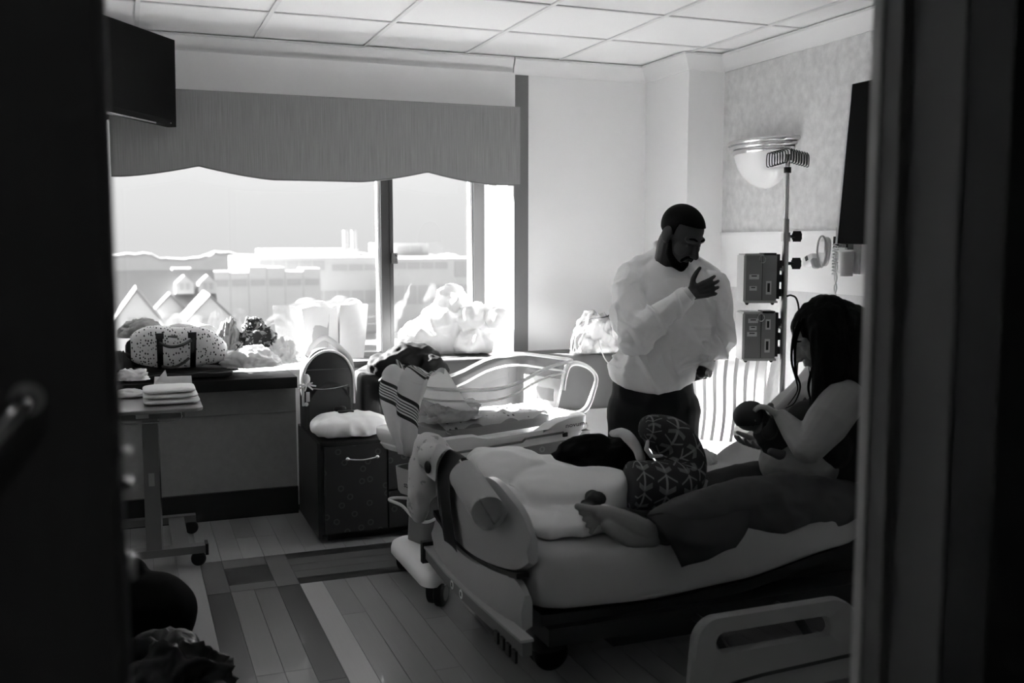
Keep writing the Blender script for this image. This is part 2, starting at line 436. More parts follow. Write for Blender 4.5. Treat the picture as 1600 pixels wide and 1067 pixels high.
# grey strip beside the window and the boxed header over the valance
struct(build('trim_5', BX(2.207, 2.30, YW - .006, YW + .01, .80, 2.512), grey_paint, smooth=False), 'grey painted strip beside the window')
struct(build('trim_6', BX(-.42, 2.196, YW - .05, YW, 2.24, 2.513), white_wall, bevel=.012), 'white header box between valance and crown moulding')
for nm, a in (('baseboard_left', (LW, LW + .012, 1.2, 5.5, 0, .1)), ('baseboard_right', (RW - .012, RW, 1.2, 5.16, 0, .1))):
    struct(build(nm, BX(*a), dark_base, smooth=False))

# ------------------------------------------------------------------ window
win = bpy.data.objects.new('window_1', None); C.objects.link(win); win.location = (.95, YG, OZ0); struct(win, 'wide window with dark metal mullion and frame')
frame_m = mat('window_frame_metal', .018, .4); bright_m = mat('window_bead_light', .55, .4)
def wbox(nm, a, m=frame_m, bv=.004): return build(nm, BX(*a), m, win, bevel=bv)
mul = wbox('mullion', (1.475, 1.553, YG - .045, YG + .05, OZ0, OZ1))
build('mullion_groove', BX(1.530, 1.536, YG - .048, YG - .04, OZ0 + .03, OZ1), black_plastic, mul, smooth=False)
build('glazing_bead', BX(1.459, 1.4745, YG - .02, YG + .03, OZ0 + .03, OZ1), bright_m, mul, smooth=False)
lat = build('latch', BX(1.537, 1.572, YG - .075, YG - .046, 1.375, 1.44), dark_metal, mul, bevel=.003)
for zz in (1.393, 1.424): build('screw', cyl(B(), (1.562, YG - .0755, zz), (1.562, YG - .079, zz), .005, n=8), chrome, mul)
jr = wbox('jamb_frame', (2.085, 2.158, YG - .045, YG + .05, OZ0, OZ1))
build('glazing_bead', BX(2.066, 2.0845, YG - .02, YG + .03, OZ0 + .03, OZ1), bright_m, jr, smooth=False)
build('edge_bead', BX(2.1585, 2.185, YG - .03, YG + .05, OZ0, OZ1), trim_white, jr, smooth=False)
wbox('jamb_frame', (OX0, OX0 + .07, YG - .045, YG + .05, OZ0, OZ1))
wbox('bottom_rail', (OX0 + .07, 2.085, YG - .04, YG + .045, OZ0 + .004, OZ0 + .04)); wbox('top_rail', (OX0 + .07, 2.085, YG - .04, YG + .045, OZ1 - .06, OZ1))
glass = clear_mat('window_glass', .97, .0, .0)
build('pane', BX(OX0 + .07, 1.475, YG + .010, YG + .016, OZ0 + .04, OZ1 - .06), glass, win, smooth=False)
build('pane', BX(1.553, 2.085, YG + .010, YG + .016, OZ0 + .04, OZ1 - .06), glass, win, smooth=False)
struct(build('window_sill_1', BX(OX0 + .001, OX1 - .001, 5.681, YG + .1, OZ0 - .028, OZ0), mat('pale_sill', .62, .35), bevel=.004), 'pale window sill behind the daybed')

# valance with a scalloped lower edge
val_m = mat('woven_valance_cloth', .29, .9, var=.42, vs=40, st=(5, 5, .12), bump=.10, bs=120, spec=.1)
def vz(x):
    zz = 1.846
    for xp in (-.889, .368, 1.625): 
        d = abs(x - xp)
        if d < .40: zz = max(zz, 1.846 + .064 * (1 - d / .40) ** 1.45)
    return zz
vt = thing('valance', 'grey woven valance with scalloped lower edge above the window', 'valance', (1.05, 5.6, 1.85))
bm = B(); n = 120; A0, A1 = -.062, 2.196
def vrow(y): return [[V((A0 + (A1 - A0) * i / n, y, 2.292)) for i in range(n + 1)], [V((A0 + (A1 - A0) * i / n, y, vz(A0 + (A1 - A0) * i / n))) for i in range(n + 1)]]
fr = vrow(5.545); bk = vrow(5.565)
loft(bm, [fr[0], fr[1], bk[1], bk[0], fr[0]], cap=False, closed=False)
bmesh.ops.remove_doubles(bm, verts=bm.verts[:], dist=1e-5)
build('front_panel', bm, val_m, vt, angle=30)
bm = B(); tube(bm, [(A0 + (A1 - A0) * i / n, 5.549, vz(A0 + (A1 - A0) * i / n)) for i in range(n + 1)], .005, 6); build('piping', bm, mat('valance_piping', .14, .8), vt)
for x in (A0, A1 - .015): build('side_return', BX(x, x + .015, 5.565, YW - .052, 1.85, 2.292), val_m, vt, smooth=False)
build('top_board', BX(A0, A1, 5.545, YW - .052, 2.2925, 2.302), val_m, vt, smooth=False)

# dark ledge and panel under the left half of the window
ledge = thing('window_ledge', 'dark wooden ledge over a grey panel left of the daybed', 'ledge', (0, 5.5, 0))
build('top', BX(LW + .001, .835, 5.385, 5.68, .722, .782), mat('dark_stained_ledge_wood', .010, .6, var=.3, vs=8, st=(.5, 6, 6), spec=.15), ledge, bevel=.008)
build('panel', BX(LW + .001, .845, 5.52, 5.679, .152, .721), panel_paper, ledge, smooth=False)
build('panel_joint', BX(LW + .002, .845, 5.516, 5.5205, .572, .576), mat('panel_joint', .2, .8), ledge, smooth=False)
build('base', BX(LW + .001, .845, 5.5, 5.679, 0, .151), dark_base, ledge, smooth=False)

# ------------------------------------------------------------------ doorway
dj = thing('door_2', 'dark painted steel frame of the doorway in the right foreground', 'door frame', (DX1, 1.05, 0)); del dj['category']; struct(dj)
bm = B(); box(bm, DX1, DX1 + .05, 1.041, 1.205, 0, 2.25); build('jamb', bm, dark_paint, dj, bevel=.003)
build('door_stop', BX(DX1 - .016, DX1, 1.14, 1.16, 0, 2.25), dark_paint, dj, bevel=.002)
build('casing', BX(DX1 - .004, DX1 + .055, 1.196, 1.215, 0, 2.25), mat('pale_casing', .55, .5), dj, bevel=.003)
build('casing', BX(DX1 + .004, DX1 + .06, .965, 1.04, 0, 2.25), mat('black_casing', .03, .5), dj, bevel=.003)
build('jamb', BX(-.86, -.82, .985, 1.205, 0, 2.25), dark_paint, dj, bevel=.003)
build('head', BX(-.82, DX1, .985, 1.205, 2.20, 2.25), dark_paint, dj, bevel=.003)
dl = thing('door_1', 'dark wooden door leaf at the left edge of the doorway', 'door', (-.42, 1.2, 0)); del dl['category']; struct(dl)
build('leaf', BX(-.818, -.0225, 1.165, 1.21, .012, 2.19), door_wood, dl, bevel=.002)
build('edge_strip', BX(-.022, -.0125, 1.170, 1.206, .012, 2.19), mat('edge_strip_metal', .12, .35, metal=.5), dl, bevel=.002)
build('kick_plate', BX(-.79, -.085, 1.1625, 1.1652, .03, 1.0), mat('dull_kick_plate', .13, .5, metal=.2), dl, bevel=.0006)
lv = build('lever', tube(B(), smooth_path([(-.105, 1.165, 1.335), (-.105, 1.13, 1.335), (-.112, 1.115, 1.33), (-.15, 1.11, 1.285), (-.19, 1.11, 1.24)], 4), .011, 10), chrome, dl)
build('rose', cyl(B(), (-.105, 1.165, 1.335), (-.105, 1.158, 1.335), .018, n=20), steel, lv)
for z0, z1 in ((1.118, 1.148), (1.225, 1.235), (1.262, 1.27)): build('latch_plate', superbox(B(), (-.0085, 1.187, (z0 + z1) / 2), (.006, .012, (z1 - z0) / 2), 4, 16), chrome, dl)

# ------------------------------------------------------------------ outside: town several floors down, its haze put into the pale greys
GZ = -22.0
struct(build('ground_outside', BX(-300, 600, 9, 900, GZ - .5, GZ), mat('hazy_ground', .2, .9, var=.08, vs=.08), smooth=False), 'pale ground far below the window')
struct(build('outer_wall', BX(-8, LW - .21, 5.7, 6.2, GZ, 5), mat('outer_facade', .5, .9), smooth=False), 'outer face of the building')
h_wall = mat('hazy_house_wall', .36, .9); h_roof = mat('hazy_house_roof', .18, .9, var=.06, vs=.6); h_glass = mat('hazy_house_glass', .28, .5)
h_wall2 = mat('hazy_block_wall', .36, .9, var=.05, vs=.3); h_band = mat('hazy_block_band', .29, .9)
def house(cx, y, w, ztop, zeave, depth, label, win_z, dormer=False):
    t = thing('gabled_house', label, 'house', (cx, y, GZ), 0, 'gabled houses across the road')
    bm = B(); pf = [V((cx - w / 2, y, GZ)), V((cx + w / 2, y, GZ)), V((cx + w / 2, y, zeave)), V((cx, y, ztop)), V((cx - w / 2, y, zeave))]
    loft(bm, [pf, [p + V((0, depth, 0)) for p in pf]]); build('walls', bm, h_wall, t, smooth=False)
    for s in (-1, 1):
        bm = B(); e = w / 2 + .5; dz = (ztop - zeave) / (w / 2) * e
        q = [V((cx, y - .5, ztop + .12)), V((cx + s * e, y - .5, ztop - dz + .12)), V((cx + s * e, y - .5, ztop - dz + .32)), V((cx, y - .5, ztop + .36))]
        loft(bm, [q, [p + V((0, depth + .5, 0)) for p in q]]); build('roof_slope', bm, h_roof, t, smooth=False)
    for dx in (-.7, .7): build('window', BX(cx + dx - .5, cx + dx + .5, y - .12, y - .01, win_z - .9, win_z + .9), h_glass, t, smooth=False)
    return t
house(1.0, 150, 6.0, -5.2, -9.3, 14, 'pale gabled house at the far left of the window view', -9.8)
house(6.1, 166, 7.1, -6.7, -10.4, 6, 'pale gabled house in the middle of the house row', -11.2)
house(11.0, 150, 6.2, -6.2, -9.4, 14, 'pale gabled house at the right end of the house row', -10.2)
t = thing('long_roofed_house', 'long grey roofed house with two small gabled dormers behind the row', 'house', (5.5, 182, GZ))
bm = B(); q = [V((-3, 176, -9.9)), V((-3, 184, -3.1)), V((-3, 192, -9.9)), V((-3, 192, GZ)), V((-3, 176, GZ))]
loft(bm, [q, [p + V((17.2, 0, 0)) for p in q]]); build('roof', bm, h_roof, t, smooth=False)
for x in (8.9, 12.7):
    bm = B(); q = [V((x - 1.5, 177.0, -7)), V((x + 1.5, 177.0, -7)), V((x + 1.5, 177.0, -5.3)), V((x, 177.0, -3.9)), V((x - 1.5, 177.0, -5.3))]
    loft(bm, [q, [p + V((0, 5, 0)) for p in q]]); d = build('dormer', bm, h_wall, t, smooth=False)
    for dx in (-.5, .5): build('dormer_window', BX(x + dx - .3, x + dx + .3, 176.9, 176.99, -6.3, -5.2), h_glass, d, smooth=False)
def block(x0, x1, y0, y1, ztop, label, bands, name='office_block'):
    t = thing(name, label, 'building', ((x0 + x1) / 2, (y0 + y1) / 2, GZ), 0, 'distant buildings')
    build('walls', BX(x0, x1, y0, y1, GZ, ztop), h_wall2, t, smooth=False)
    for a, b, z0, z1 in bands:
        w = build('window_band', BX(a, b, y0 - .15, y0 - .01, z0, z1), h_band, t, smooth=False)
        k = int((b - a) / 3.2)
        for i in range(1, k): build('window_post', BX(a + (b - a) * i / k - .15, a + (b - a) * i / k + .15, y0 - .22, y0 - .151, z0, z1), h_wall2, w, smooth=False)
    return t
block(27.5, 63, 260, 300, -2.0, 'long pale building behind the gift bags', [(31.5, 48, -5.4, -2.9), (50, 62.5, -5.6, -4.0), (28.5, 31, -9.5, -4), (35, 42, -10.2, -9.2), (44, 62, -14.2, -10.8), (28.5, 42, -17.5, -13.5)])
block(64, 92, 255, 300, -2.4, 'pale building seen through the narrow right pane', [(65, 80, -5.2, -3.4), (82, 91, -7.5, -3.2), (65, 91, -14.5, -9.5)])
block(76, 88, 300, 330, 1.6, 'small pale penthouse block above the right pane building', [(78, 86, -1.2, .6)])
t = block(40, 68, 310, 340, -.2, 'far pale building carrying twin chimneys', [])
for x in (64.2, 66.8): build('chimney', lathe(B(), [(.85, -.2), (.85, 5.2), (.95, 5.3), (.95, 5.6), (.6, 5.6)], 14, Matrix.Translation((x, 311, 0))), h_band, t)
rr = random.Random(4)
ORD = 'first second third fourth fifth sixth seventh eighth ninth tenth eleventh'.split()
for k in range(11):
    x = -3 + k * 4.05; yy = 230; w = 4.0; rr.random()
    block(x, x + w, yy, yy + 8, -4.4 + rr.uniform(-.7, .8), 'hazy flat roofed town house, %s of the far row from the left' % ORD[k], [(x + .4, x + w - .4, -8, -6.6)], 'town_house')
# wooded ridge on the horizon
bm = B(); N = 90
top = [V((-60 + 3 * i, 420, -3 + 3.2 * noise.noise(V((i * .17, 0, 3))) + 1.6 * noise.noise(V((i * .6, 2, 3))))) for i in range(N)]
loft(bm, [[p + V((0, -5, -20)) for p in top], [p + V((0, -1.2, -3)) for p in top], top, [p + V((0, 14, -20)) for p in top]], cap=False, closed=False)
struct(build('ridge_outside', bm, mat('hazy_trees', .26, .95, var=.06, vs=.3), angle=180), 'hazy wooded ridge on the horizon')

# ================================================================== furniture
def flowers(nt):
    """scattered small ring flowers printed on the dark drawer fronts"""
    v = xyz(nt, 'Object', (1, 1, 1)); x, y, zc = sep(nt, v)
    vo = nt.nodes.new('ShaderNodeTexVoronoi'); vo.inputs['Scale'].default_value = 11.; vo.inputs['Randomness'].default_value = .85
    cb = nt.nodes.new('ShaderNodeCombineXYZ'); nt.links.new(x.k, cb.inputs[0]); nt.links.new(zc.k, cb.inputs[1]); nt.links.new(cb.outputs[0], vo.inputs['Vector'])
    vo.voronoi_dimensions = '2D'
    d = S(nt, vo.outputs['Distance'])
    ring = ((d - .135).ab()).lt(.04)
    return ring * .035 + .022
vinyl_dark = mat('dark_vinyl', .026, .35, bump=.03, bs=250)
vinyl_grey = mat('grey_vinyl_backrest', .085, .45, var=.05, vs=10, bump=.03, bs=250)
drawer_m = mat('flowered_drawer_front', .03, .5, pattern=flowers)

daybed = thing('daybed', 'dark vinyl daybed with flowered drawer fronts under the window', 'daybed', (1.95, 5.15, 0))
build('base', BX(.858, 2.34, 4.865, 5.44, .05, .478), vinyl_dark, daybed, bevel=.006)
build('plinth', BX(.90, 2.30, 4.92, 5.42, 0, .051), dark_base, daybed, smooth=False)
build('end_panel', BX(.842, .8585, 4.855, 5.44, .03, .515), mat('dark_end_panel_wood', .03, .35, var=.3, vs=6, st=(6, 6, .6)), daybed, bevel=.004)
build('seat_cushion', superbox(B(), (1.60, 5.14, .502), (.745, .295, .026), 14, 40, q=5), vinyl_dark, daybed)
for i, (a, b) in enumerate(((.875, 1.190), (1.200, 1.515), (1.525, 1.84), (1.85, 2.165))):
    if i == 1:
        spans = [(.055, .245), (.255, .495)]
    else: spans = [(.055, .495)]
    for z0, z1 in spans:
        d = build('drawer', BX(a, b, 4.842, 4.866, z0, z1), drawer_m, daybed, bevel=.004)
        if i == 0:
            zz = .43; xc = 1.06
            h = B(); tube(h, smooth_path([(xc - .075, 4.842, zz), (xc - .075, 4.815, zz + .004), (xc, 4.806, zz - .004), (xc + .075, 4.815, zz + .004), (xc + .075, 4.842, zz)], 5), .006, 8)
            hd = build('handle', h, chrome, d)
            for sx in (-1, 1): build('knob_end', ball(B(), (xc + sx * .075, 4.812, zz + .005), (.012, .010, .011)), chrome, hd)
build('backrest', superbox(B(), (2.13, 5.455, .665), (.96, .062, .172), 16, 48, q=7), vinyl_grey, daybed)
build('arm_bolster', superbox(B(), (1.20, 5.30, .66), (.06, .13, .15), 6, 28), vinyl_dark, daybed)

# overbed table on the left
tb = thing('overbed_table', 'wheeled overbed table with chrome column beside the window ledge', 'table', (.0, 4.8, 0))
build('table_top', superbox(B(), (-.02, 4.78, .765), (.315, .21, .013), 12, 40, q=5), mat('table_laminate', .22, .35), tb)
build('mount', BX(-.05, .22, 4.72, 4.80, .71, .752), mat('mount_grey', .16, .4), tb, bevel=.004)
build('label_plate', BX(.01, .065, 4.7165, 4.7205, .715, .735), mat('pale_label', .6, .5), tb, bevel=.001)
build('wire_rail', tube(B(), smooth_path([(-.06, 4.715, .745), (-.055, 4.708, .70), (.06, 4.706, .695), (.195, 4.708, .70), (.20, 4.715, .75)], 6), .003, 6), chrome, tb)
col = build('column', BX(.034, .102, 4.725, 4.785, .09, .71), mat('column_metal', .24, .3, metal=.7), tb, bevel=.006)
build('edge_strip', BX(.1025, .108, 4.722, 4.735, .09, .71), chrome, col, smooth=False)
build('sticker', BX(.055, .080, 4.7235, 4.7248, .40, .46), mat('sticker_grey', .4, .5), col, smooth=False)
base_m = mat('table_base_metal', .20, .35, metal=.6)
build('base_bar', BX(-.35, .292, 4.72, 4.78, .065, .10), base_m, tb, bevel=.005)
build('base_bar', BX(-.35, .285, 5.28, 5.33, .065, .10), base_m, tb, bevel=.005)
build('cross_bar', BX(.15, .225, 4.78, 5.28, .067, .098), base_m, tb, bevel=.005)
build('end_cap', BX(.2925, .306, 4.716, 4.784, .055, .108), black_plastic, tb, bevel=.004)
for x, y in ((.262, 4.75), (-.33, 4.75), (.262, 5.30), (-.33, 5.30)):
    w = build('caster', lathe(B(), [(.01, -.014), (.028, -.014), (.034, -.009), (.034, .009), (.028, .014), (.01, .014)], 20, Matrix.Translation((x, y, .034)) @ Matrix.Rotation(pi / 2, 4, 'X')), rubber, tb)
    build('caster_stem', cyl(B(), (x, y, .04), (x, y, .066), .012, n=10), dark_metal, w)

# television on a bracket by the left wall
TR, BR, TL, BL = V((0.267, 5.501, 2.540)), V((0.201, 5.417, 2.113)), V((-0.035, 5.102, 2.549)), V((-0.055, 4.998, 2.110))
ux = (TR - TL).normalized(); uz = ((TR - BR).normalized()); uy = ux.cross(uz).normalized(); uz = uy.cross(ux)
if uy.y < 0: uy = -uy
tv = thing('television', 'flat black television hung high in the left corner', 'television', TR - ux * .39 - uz * .22)
def tvbox(x0, x1, y0, y1, z0, z1):
    bm = B(); box(bm, x0, x1, y0, y1, z0, z1)
    for v in bm.verts: v.co = TR + ux * v.co.x + uy * v.co.y + uz * v.co.z
    return bm
Ht = (TR - BR).length
build('body', tvbox(-.78, 0, .0, .05, -Ht, 0), mat('tv_shell', .004, .6, spec=.1), tv, bevel=.006)
build('screen', tvbox(-.765, -.015, -.0012, -.0002, -Ht + .03, -.015), mat('dark_screen', .003, .5, spec=.08), tv, smooth=False)
build('trim_strip', tvbox(-.78, -.17, -.002, .004, -Ht - .004, -Ht + .003), chrome, tv, smooth=False)
build('indicator', tvbox(-.05, -.045, -.003, 0, -Ht + .012, -Ht + .016), mat('indicator_light', .9, .4), tv, smooth=False)
pa = TR + ux * -.39 + uy * .05 + uz * (-Ht / 2)
build('bracket', tube(B(), [pa, pa + V((0, .12, 0)), V((LW + .22, 5.2, pa.z + .05)), V((LW, 5.2, pa.z + .05))], .022, 10), dark_metal, tv)
build('wall_plate', BX(LW + .0005, LW + .015, 5.1, 5.3, pa.z - .1, pa.z + .2), dark_metal, tv, bevel=.002)

# wall lamp: half bowl of white glass under stepped metal bands
SY, SZ = 4.72, 2.02
sco = thing('wall_lamp', 'half bowl wall lamp with white glass and metal bands', 'lamp', (RW, SY, SZ))
def half(prof, sq=.6): 
    M = Matrix.Translation((RW - .001, SY, SZ)) @ Matrix.Diagonal((sq, 1, 1, 1))
    return lathe(B(), prof, 40, M, pi / 2, 3 * pi / 2)
build('bowl', half([(.002, -.215), (.06, -.208), (.12, -.185), (.175, -.145), (.215, -.09), (.238, -.03), (.242, 0.0), (.23, 0.0)]), mat('opal_glass', .80, .25, coat=.3), sco)
for r, a, b in ((.252, -.022, .004), (.272, .006, .028), (.296, .030, .052)):
    build('metal_band', half([(r - .04, a), (r - .006, a), (r, a + .006), (r, b - .006), (r - .006, b), (r - .04, b)]), mat('lamp_band_metal', .62, .25, metal=.9), sco)

# black monitor by the right wall, mostly behind the door frame
mon = thing('wall_monitor', 'tall black wall monitor half hidden by the right door frame', 'monitor', (3.28, 3.6, 1.5))
Mm = Matrix.Translation((3.20, 3.92, 1.50)) @ Matrix.Rotation(radians(4.5), 4, 'Y')
build('panel', BX(0, .045, -.62, 0, 0, .76, M=Mm), mat('monitor_shell', .003, .6, spec=.05), mon, bevel=.006)
build('rim', BX(-.003, .048, .001, .014, 0, .76, M=Mm), mat('monitor_rim', .55, .4), mon, bevel=.003)
build('wall_arm', BX(3.27, RW - .0005, 3.45, 3.6, 1.82, 1.95), dark_metal, mon, bevel=.004)

# medical outlet station on the right wall
OY = 4.03
st = thing('wall_outlet_station', 'wall station with hanging handset and curly cords near the bed head', 'medical station', (RW, OY, 1.5))
pw = mat('station_plastic', .72, .4); pg = mat('station_grey', .35, .4)
build('plate', BX(RW - .012, RW - .0005, OY - .10, OY + .06, 1.35, 1.58), pw, st, bevel=.003)
for y, a in ((OY - .05, .03), (OY + .02, .02)):
    build('hook', BX(RW - .05, RW - .012, y - .008, y + .008, 1.50 - a, 1.58), pg, st, bevel=.003); build('hook_tip', BX(RW - .062, RW - .048, y - .012, y + .012, 1.48, 1.535), black_plastic, st, bevel=.003)
hs = build('handset', superbox(B(), (RW - .08, OY + .07, 1.46), (.018, .034, .075), 3, 24, M=Matrix.Rotation(radians(8), 3, 'X')), mat('handset_white', .7, .35), st)
build('handset_frame', tube(B(), [(RW - .10, OY + .07 + .036 * cos(a) * (1 - .25 * max(0, -sin(a))), 1.46 + .078 * sin(a)) for a in [2 * pi * k / 24 for k in range(25)]], .005, 6), pg, hs)
build('handset_screen', BX(RW - .1005, RW - .0985, OY + .05, OY + .092, 1.455, 1.51), mat('handset_screen', .85, .3), hs, smooth=False)
cn = build('canister', tube(B(), [(RW - .05, OY - .06, 1.46), (RW - .05, OY - .06, 1.34)], [.035, .030], 16), mat('clear_canister', .50, .3), st)
build('valve_body', superbox(B(), (RW - .075, OY + .19, 1.415), (.022, .048, .026), 4, 20, M=Matrix.Rotation(radians(-24), 3, 'X')), pw, st)
build('valve_band', superbox(B(), (RW - .075, OY + .145, 1.40), (.024, .014, .028), 4, 20, M=Matrix.Rotation(radians(-24), 3, 'X')), pg, st)
build('valve_label', BX(-.0245, -.0225, -.02, .0, -.012, .012, M=Matrix.Translation((RW - .075, OY + .20, 1.42)) @ Matrix.Rotation(radians(-24), 4, 'X')), black_plastic, st, smooth=False)
for ph in (0, pi):
    bm = B(); tube(bm, [(RW - .07, OY - .005 + .009 * sin(k * .55 + ph), 1.46 - .009 * k) for k in range(46)], .004, 6); build('cord', bm, pw, st)
bm = B(); tube(bm, [(RW - .07 + .014 * cos(k * 1.1), OY + .005 + .014 * sin(k * 1.1), 1.50 - .0028 * k) for k in range(56)], .0035, 5); build('curly_cord', bm, pw, st)

# infusion stand with two pumps
PX, PY = 3.035, 4.105
iv = thing('infusion_stand', 'chrome infusion stand with spiral wire hooks behind the bed', 'infusion stand', (PX, PY, 0))
build('pole', cyl(B(), (PX, PY, .08), (PX, PY, 1.62), .016, n=16), steel, iv)
build('upper_pole', cyl(B(), (PX, PY, 1.60), (PX, PY, 1.935), .012, n=16), chrome, iv)
build('collar', cyl(B(), (PX, PY, 1.845), (PX, PY, 1.872), .018, n=16), black_plastic, iv)
build('clamp', cyl(B(), (PX, PY, 1.51), (PX, PY, 1.555), .022, n=16), steel, iv)
def star(c, r, name='clamp_knob'):
    bm = B(); c = V(c); ring = [c + V((cos(a) * .30 * (r if k % 2 else r * .72), 0, sin(a) * (r if k % 2 else r * .72))) for k, a in enumerate([2 * pi * k / 12 for k in range(12)])]
    d = V((.028, -.011, 0)); loft(bm, [[p - d * .3 for p in ring], [p + d for p in ring]]); tube(bm, [c - d * 1.6, c], .008, 8)
    return build(name, bm, black_plastic, iv, bevel=0)
star((PX + .042, PY - .016, 1.535), .026)
for k, (sx, ph) in enumerate(((-1, 0), (1, 0))):
    hk = []
    for i in range(7):
        o_ = V((PX + sx * (.014 + .011 * i), PY - sx * .006 * i - .01, 1.930 - .0035 * i))
        for du, dv in ((-.012, -.026), (-.012, .024), (.004, .032), (.018, .020), (.018, -.030), (.004, -.036)): hk.append(o_ + V((sx * du * .9, .010 if du > 0 else -.014, dv)))
    hk = smooth_path(hk, 3)
    build('spiral_hook', tube(B(), hk, .0028, 6), dark_metal, iv)
for k in range(5):
    a = 2 * pi * k / 5 + .3; e = V((PX + .20 * cos(a), PY + .18 * sin(a), .075))
    lg = build('leg', tube(B(), [(PX, PY, .10), (PX + .1 * cos(a), PY + .08 * sin(a), .098), e], [.016, .015, .012], 8), steel, iv)
    build('caster', cyl(B(), e + V((0, -.012, -.045)), e + V((0, .012, -.045)), .03, n=14), rubber, lg)
case_m = mat('pump_case_grey', .24, .45, var=.04, vs=20); case_l = mat('pump_edge_grey', .5, .45); lab_m = mat('pump_label', .62, .5)
ax = V((.933, -.3605, 0)); ay = V((.3605, .933, 0))
def pump(zc, label, labels):
    M = Matrix.Translation((PX - .118, PY + .045, zc)) @ Matrix((( ax.x, ay.x, 0, 0), (ax.y, ay.y, 0, 0), (0, 0, 1, 0), (0, 0, 0, 1)))
    t = thing('infusion_pump', label, 'infusion pump', M @ V((0, 0, -.115)), 0, 'pumps on the infusion stand')
    build('case', BX(-.082, .068, -.07, .07, -.108, .112, M=M), case_m, t, bevel=.007)
    build('front_edge', BX(-.094, -.0825, -.072, .072, -.112, .112, M=M), case_l, t, bevel=.004)
    build('bottom_edge', BX(-.088, .075, -.072, .072, -.120, -.1085, M=M), case_l, t, bevel=.003)
    build('top_edge', BX(-.088, .0, -.068, .068, .1125, .121, M=M), case_l, t, bevel=.003)
    build('panel_seam', BX(-.0035, -.001, -.0712, -.0702, -.105, .11, M=M), black_plastic, t, smooth=False)
    bk = build('back_bracket', BX(.0685, .085, -.06, .06, -.10, .118, M=M), black_plastic, t, bevel=.004)
    for z0 in (-.07, .0, .07): build('bracket_lug', BX(.085, .098, -.05, .03, z0 - .018, z0 + .018, M=M), black_plastic, bk, bevel=.003)
    build('clip', BX(.01, .07, -.05, .05, .1125, .124, M=M), black_plastic, t, bevel=.003)
    build('clamp_arm', BX(.098, .112, -.03, .02, .035, .058, M=M), case_l, t, bevel=.003)
    bm = B(); tube(bm, [M @ V((-.004 + .016 * cos(a), -.074, .094 + .018 * sin(a))) for a in [2 * pi * k / 20 for k in range(21)]], .002, 6); build('key_ring', bm, chrome, t)
    for (x, z0, w, h) in labels:
        l = build('label', BX(x - w / 2, x + w / 2, -.0712, -.0702, z0 - h / 2, z0 + h / 2, M=M), lab_m, t, smooth=False)
        if w > h: build('print', BX(x - w * .28, x + w * .28, -.0718, -.0713, z0 + h * .08, z0 + h * .30, M=M), black_plastic, l, smooth=False)
        else: build('print', BX(x - w * .25, x + w * .22, -.0718, -.0713, z0 - h * .32, z0 + h * .34, M=M), black_plastic, l, smooth=False)
    for x in (-.07, .055): build('foot', ball(B(), M @ V((x, -.05, -.122)), .009, sub=2), rubber, t)
    return t
pump(1.33, 'upper grey infusion pump on the stand', [(-.042, .008, .048, .024), (-.046, -.048, .036, .022), (.030, -.045, .026, .066)])
pump(1.045, 'lower grey infusion pump on the stand', [(-.042, .078, .048, .022), (-.042, .042, .036, .020), (-.046, .012, .048, .022), (.032, .06, .024, .05), (.030, -.045, .026, .066)])
star((PX + .042, PY - .016, 1.402), .028)
cb = tag(build('pump_cable', tube(B(), smooth_path([(PX + .0, PY - .02, 1.24), (PX + .02, PY - .03, 1.245), (PX + .055, PY - .03, 1.22), (PX + .07, PY - .03, 1.12), (PX + .07, PY - .02, .80), (PX + .04, PY, .4), (PX + .02, PY, .2)], 6), .005, 8), black_plastic), 'black cable hanging from the upper pump behind the woman', 'cable')

# white slatted rocking chair in the corner
ch_m = mat('white_painted_wood', .86, .4)
rc = thing('rocking_chair', 'white slatted wooden rocking chair between the bed and right wall', 'chair', (2.86, 4.60, 0), radians(-46)); rc.scale = (.93, .93, .93)
def cb_(nm, bm, **k): return build(nm, bm, ch_m, rc, local=True, **k)
def bez(pts, k=5): return smooth_path(pts, k)
# local frame: +x to the sitter's left, -y is where the chair faces
back = lambda x, s: V((x * (1 + .10 * s), .20 + .16 * s + .045 * sin(s * 2 * pi) , .40 + .60 * s))
for i in range(9):
    x = -.232 + .058 * i
    bm = B(); rings = []
    for k in range(13):
        s = k / 12; c = back(x, s); w = .019
        rings.append([c + V((-w, -.006, 0)), c + V((w, -.006, 0)), c + V((w, .006, 0)), c + V((-w, .006, 0))])
    cb_('back_slat', loft(bm, rings), angle=30)
for x in (-.285, .285):
    bm = B(); rings = []
    for k in range(13):
        s = k / 12 * 1.05; c = back(x, s) + V((0, .004, -.03)); w = .022
        rings.append([c + V((-w, -.018, 0)), c + V((w, -.018, 0)), c + V((w, .018, 0)), c + V((-w, .018, 0))])
    cb_('back_post', loft(bm, rings), angle=30)
bm = B(); rings = []
for k in range(17):
    x = -.33 + .66 * k / 16; zz = .985 + .045 * cos(x / .33 * pi / 2); y = .372
    rings.append([V((x, y - .016, zz - .05)), V((x, y + .016, zz - .05)), V((x, y + .016, zz + .03)), V((x, y - .016, zz + .03))])
cb_('top_rail', loft(bm, rings), bevel=.004)
cb_('lower_rail', BX(-.29, .29, .175, .21, .385, .43), bevel=.005)
for i in range(7):
    y = -.30 + i * .078; cb_('seat_slat', BX(-.28, .28, y, y + .068, .40 - i * .004, .417 - i * .004), bevel=.004)
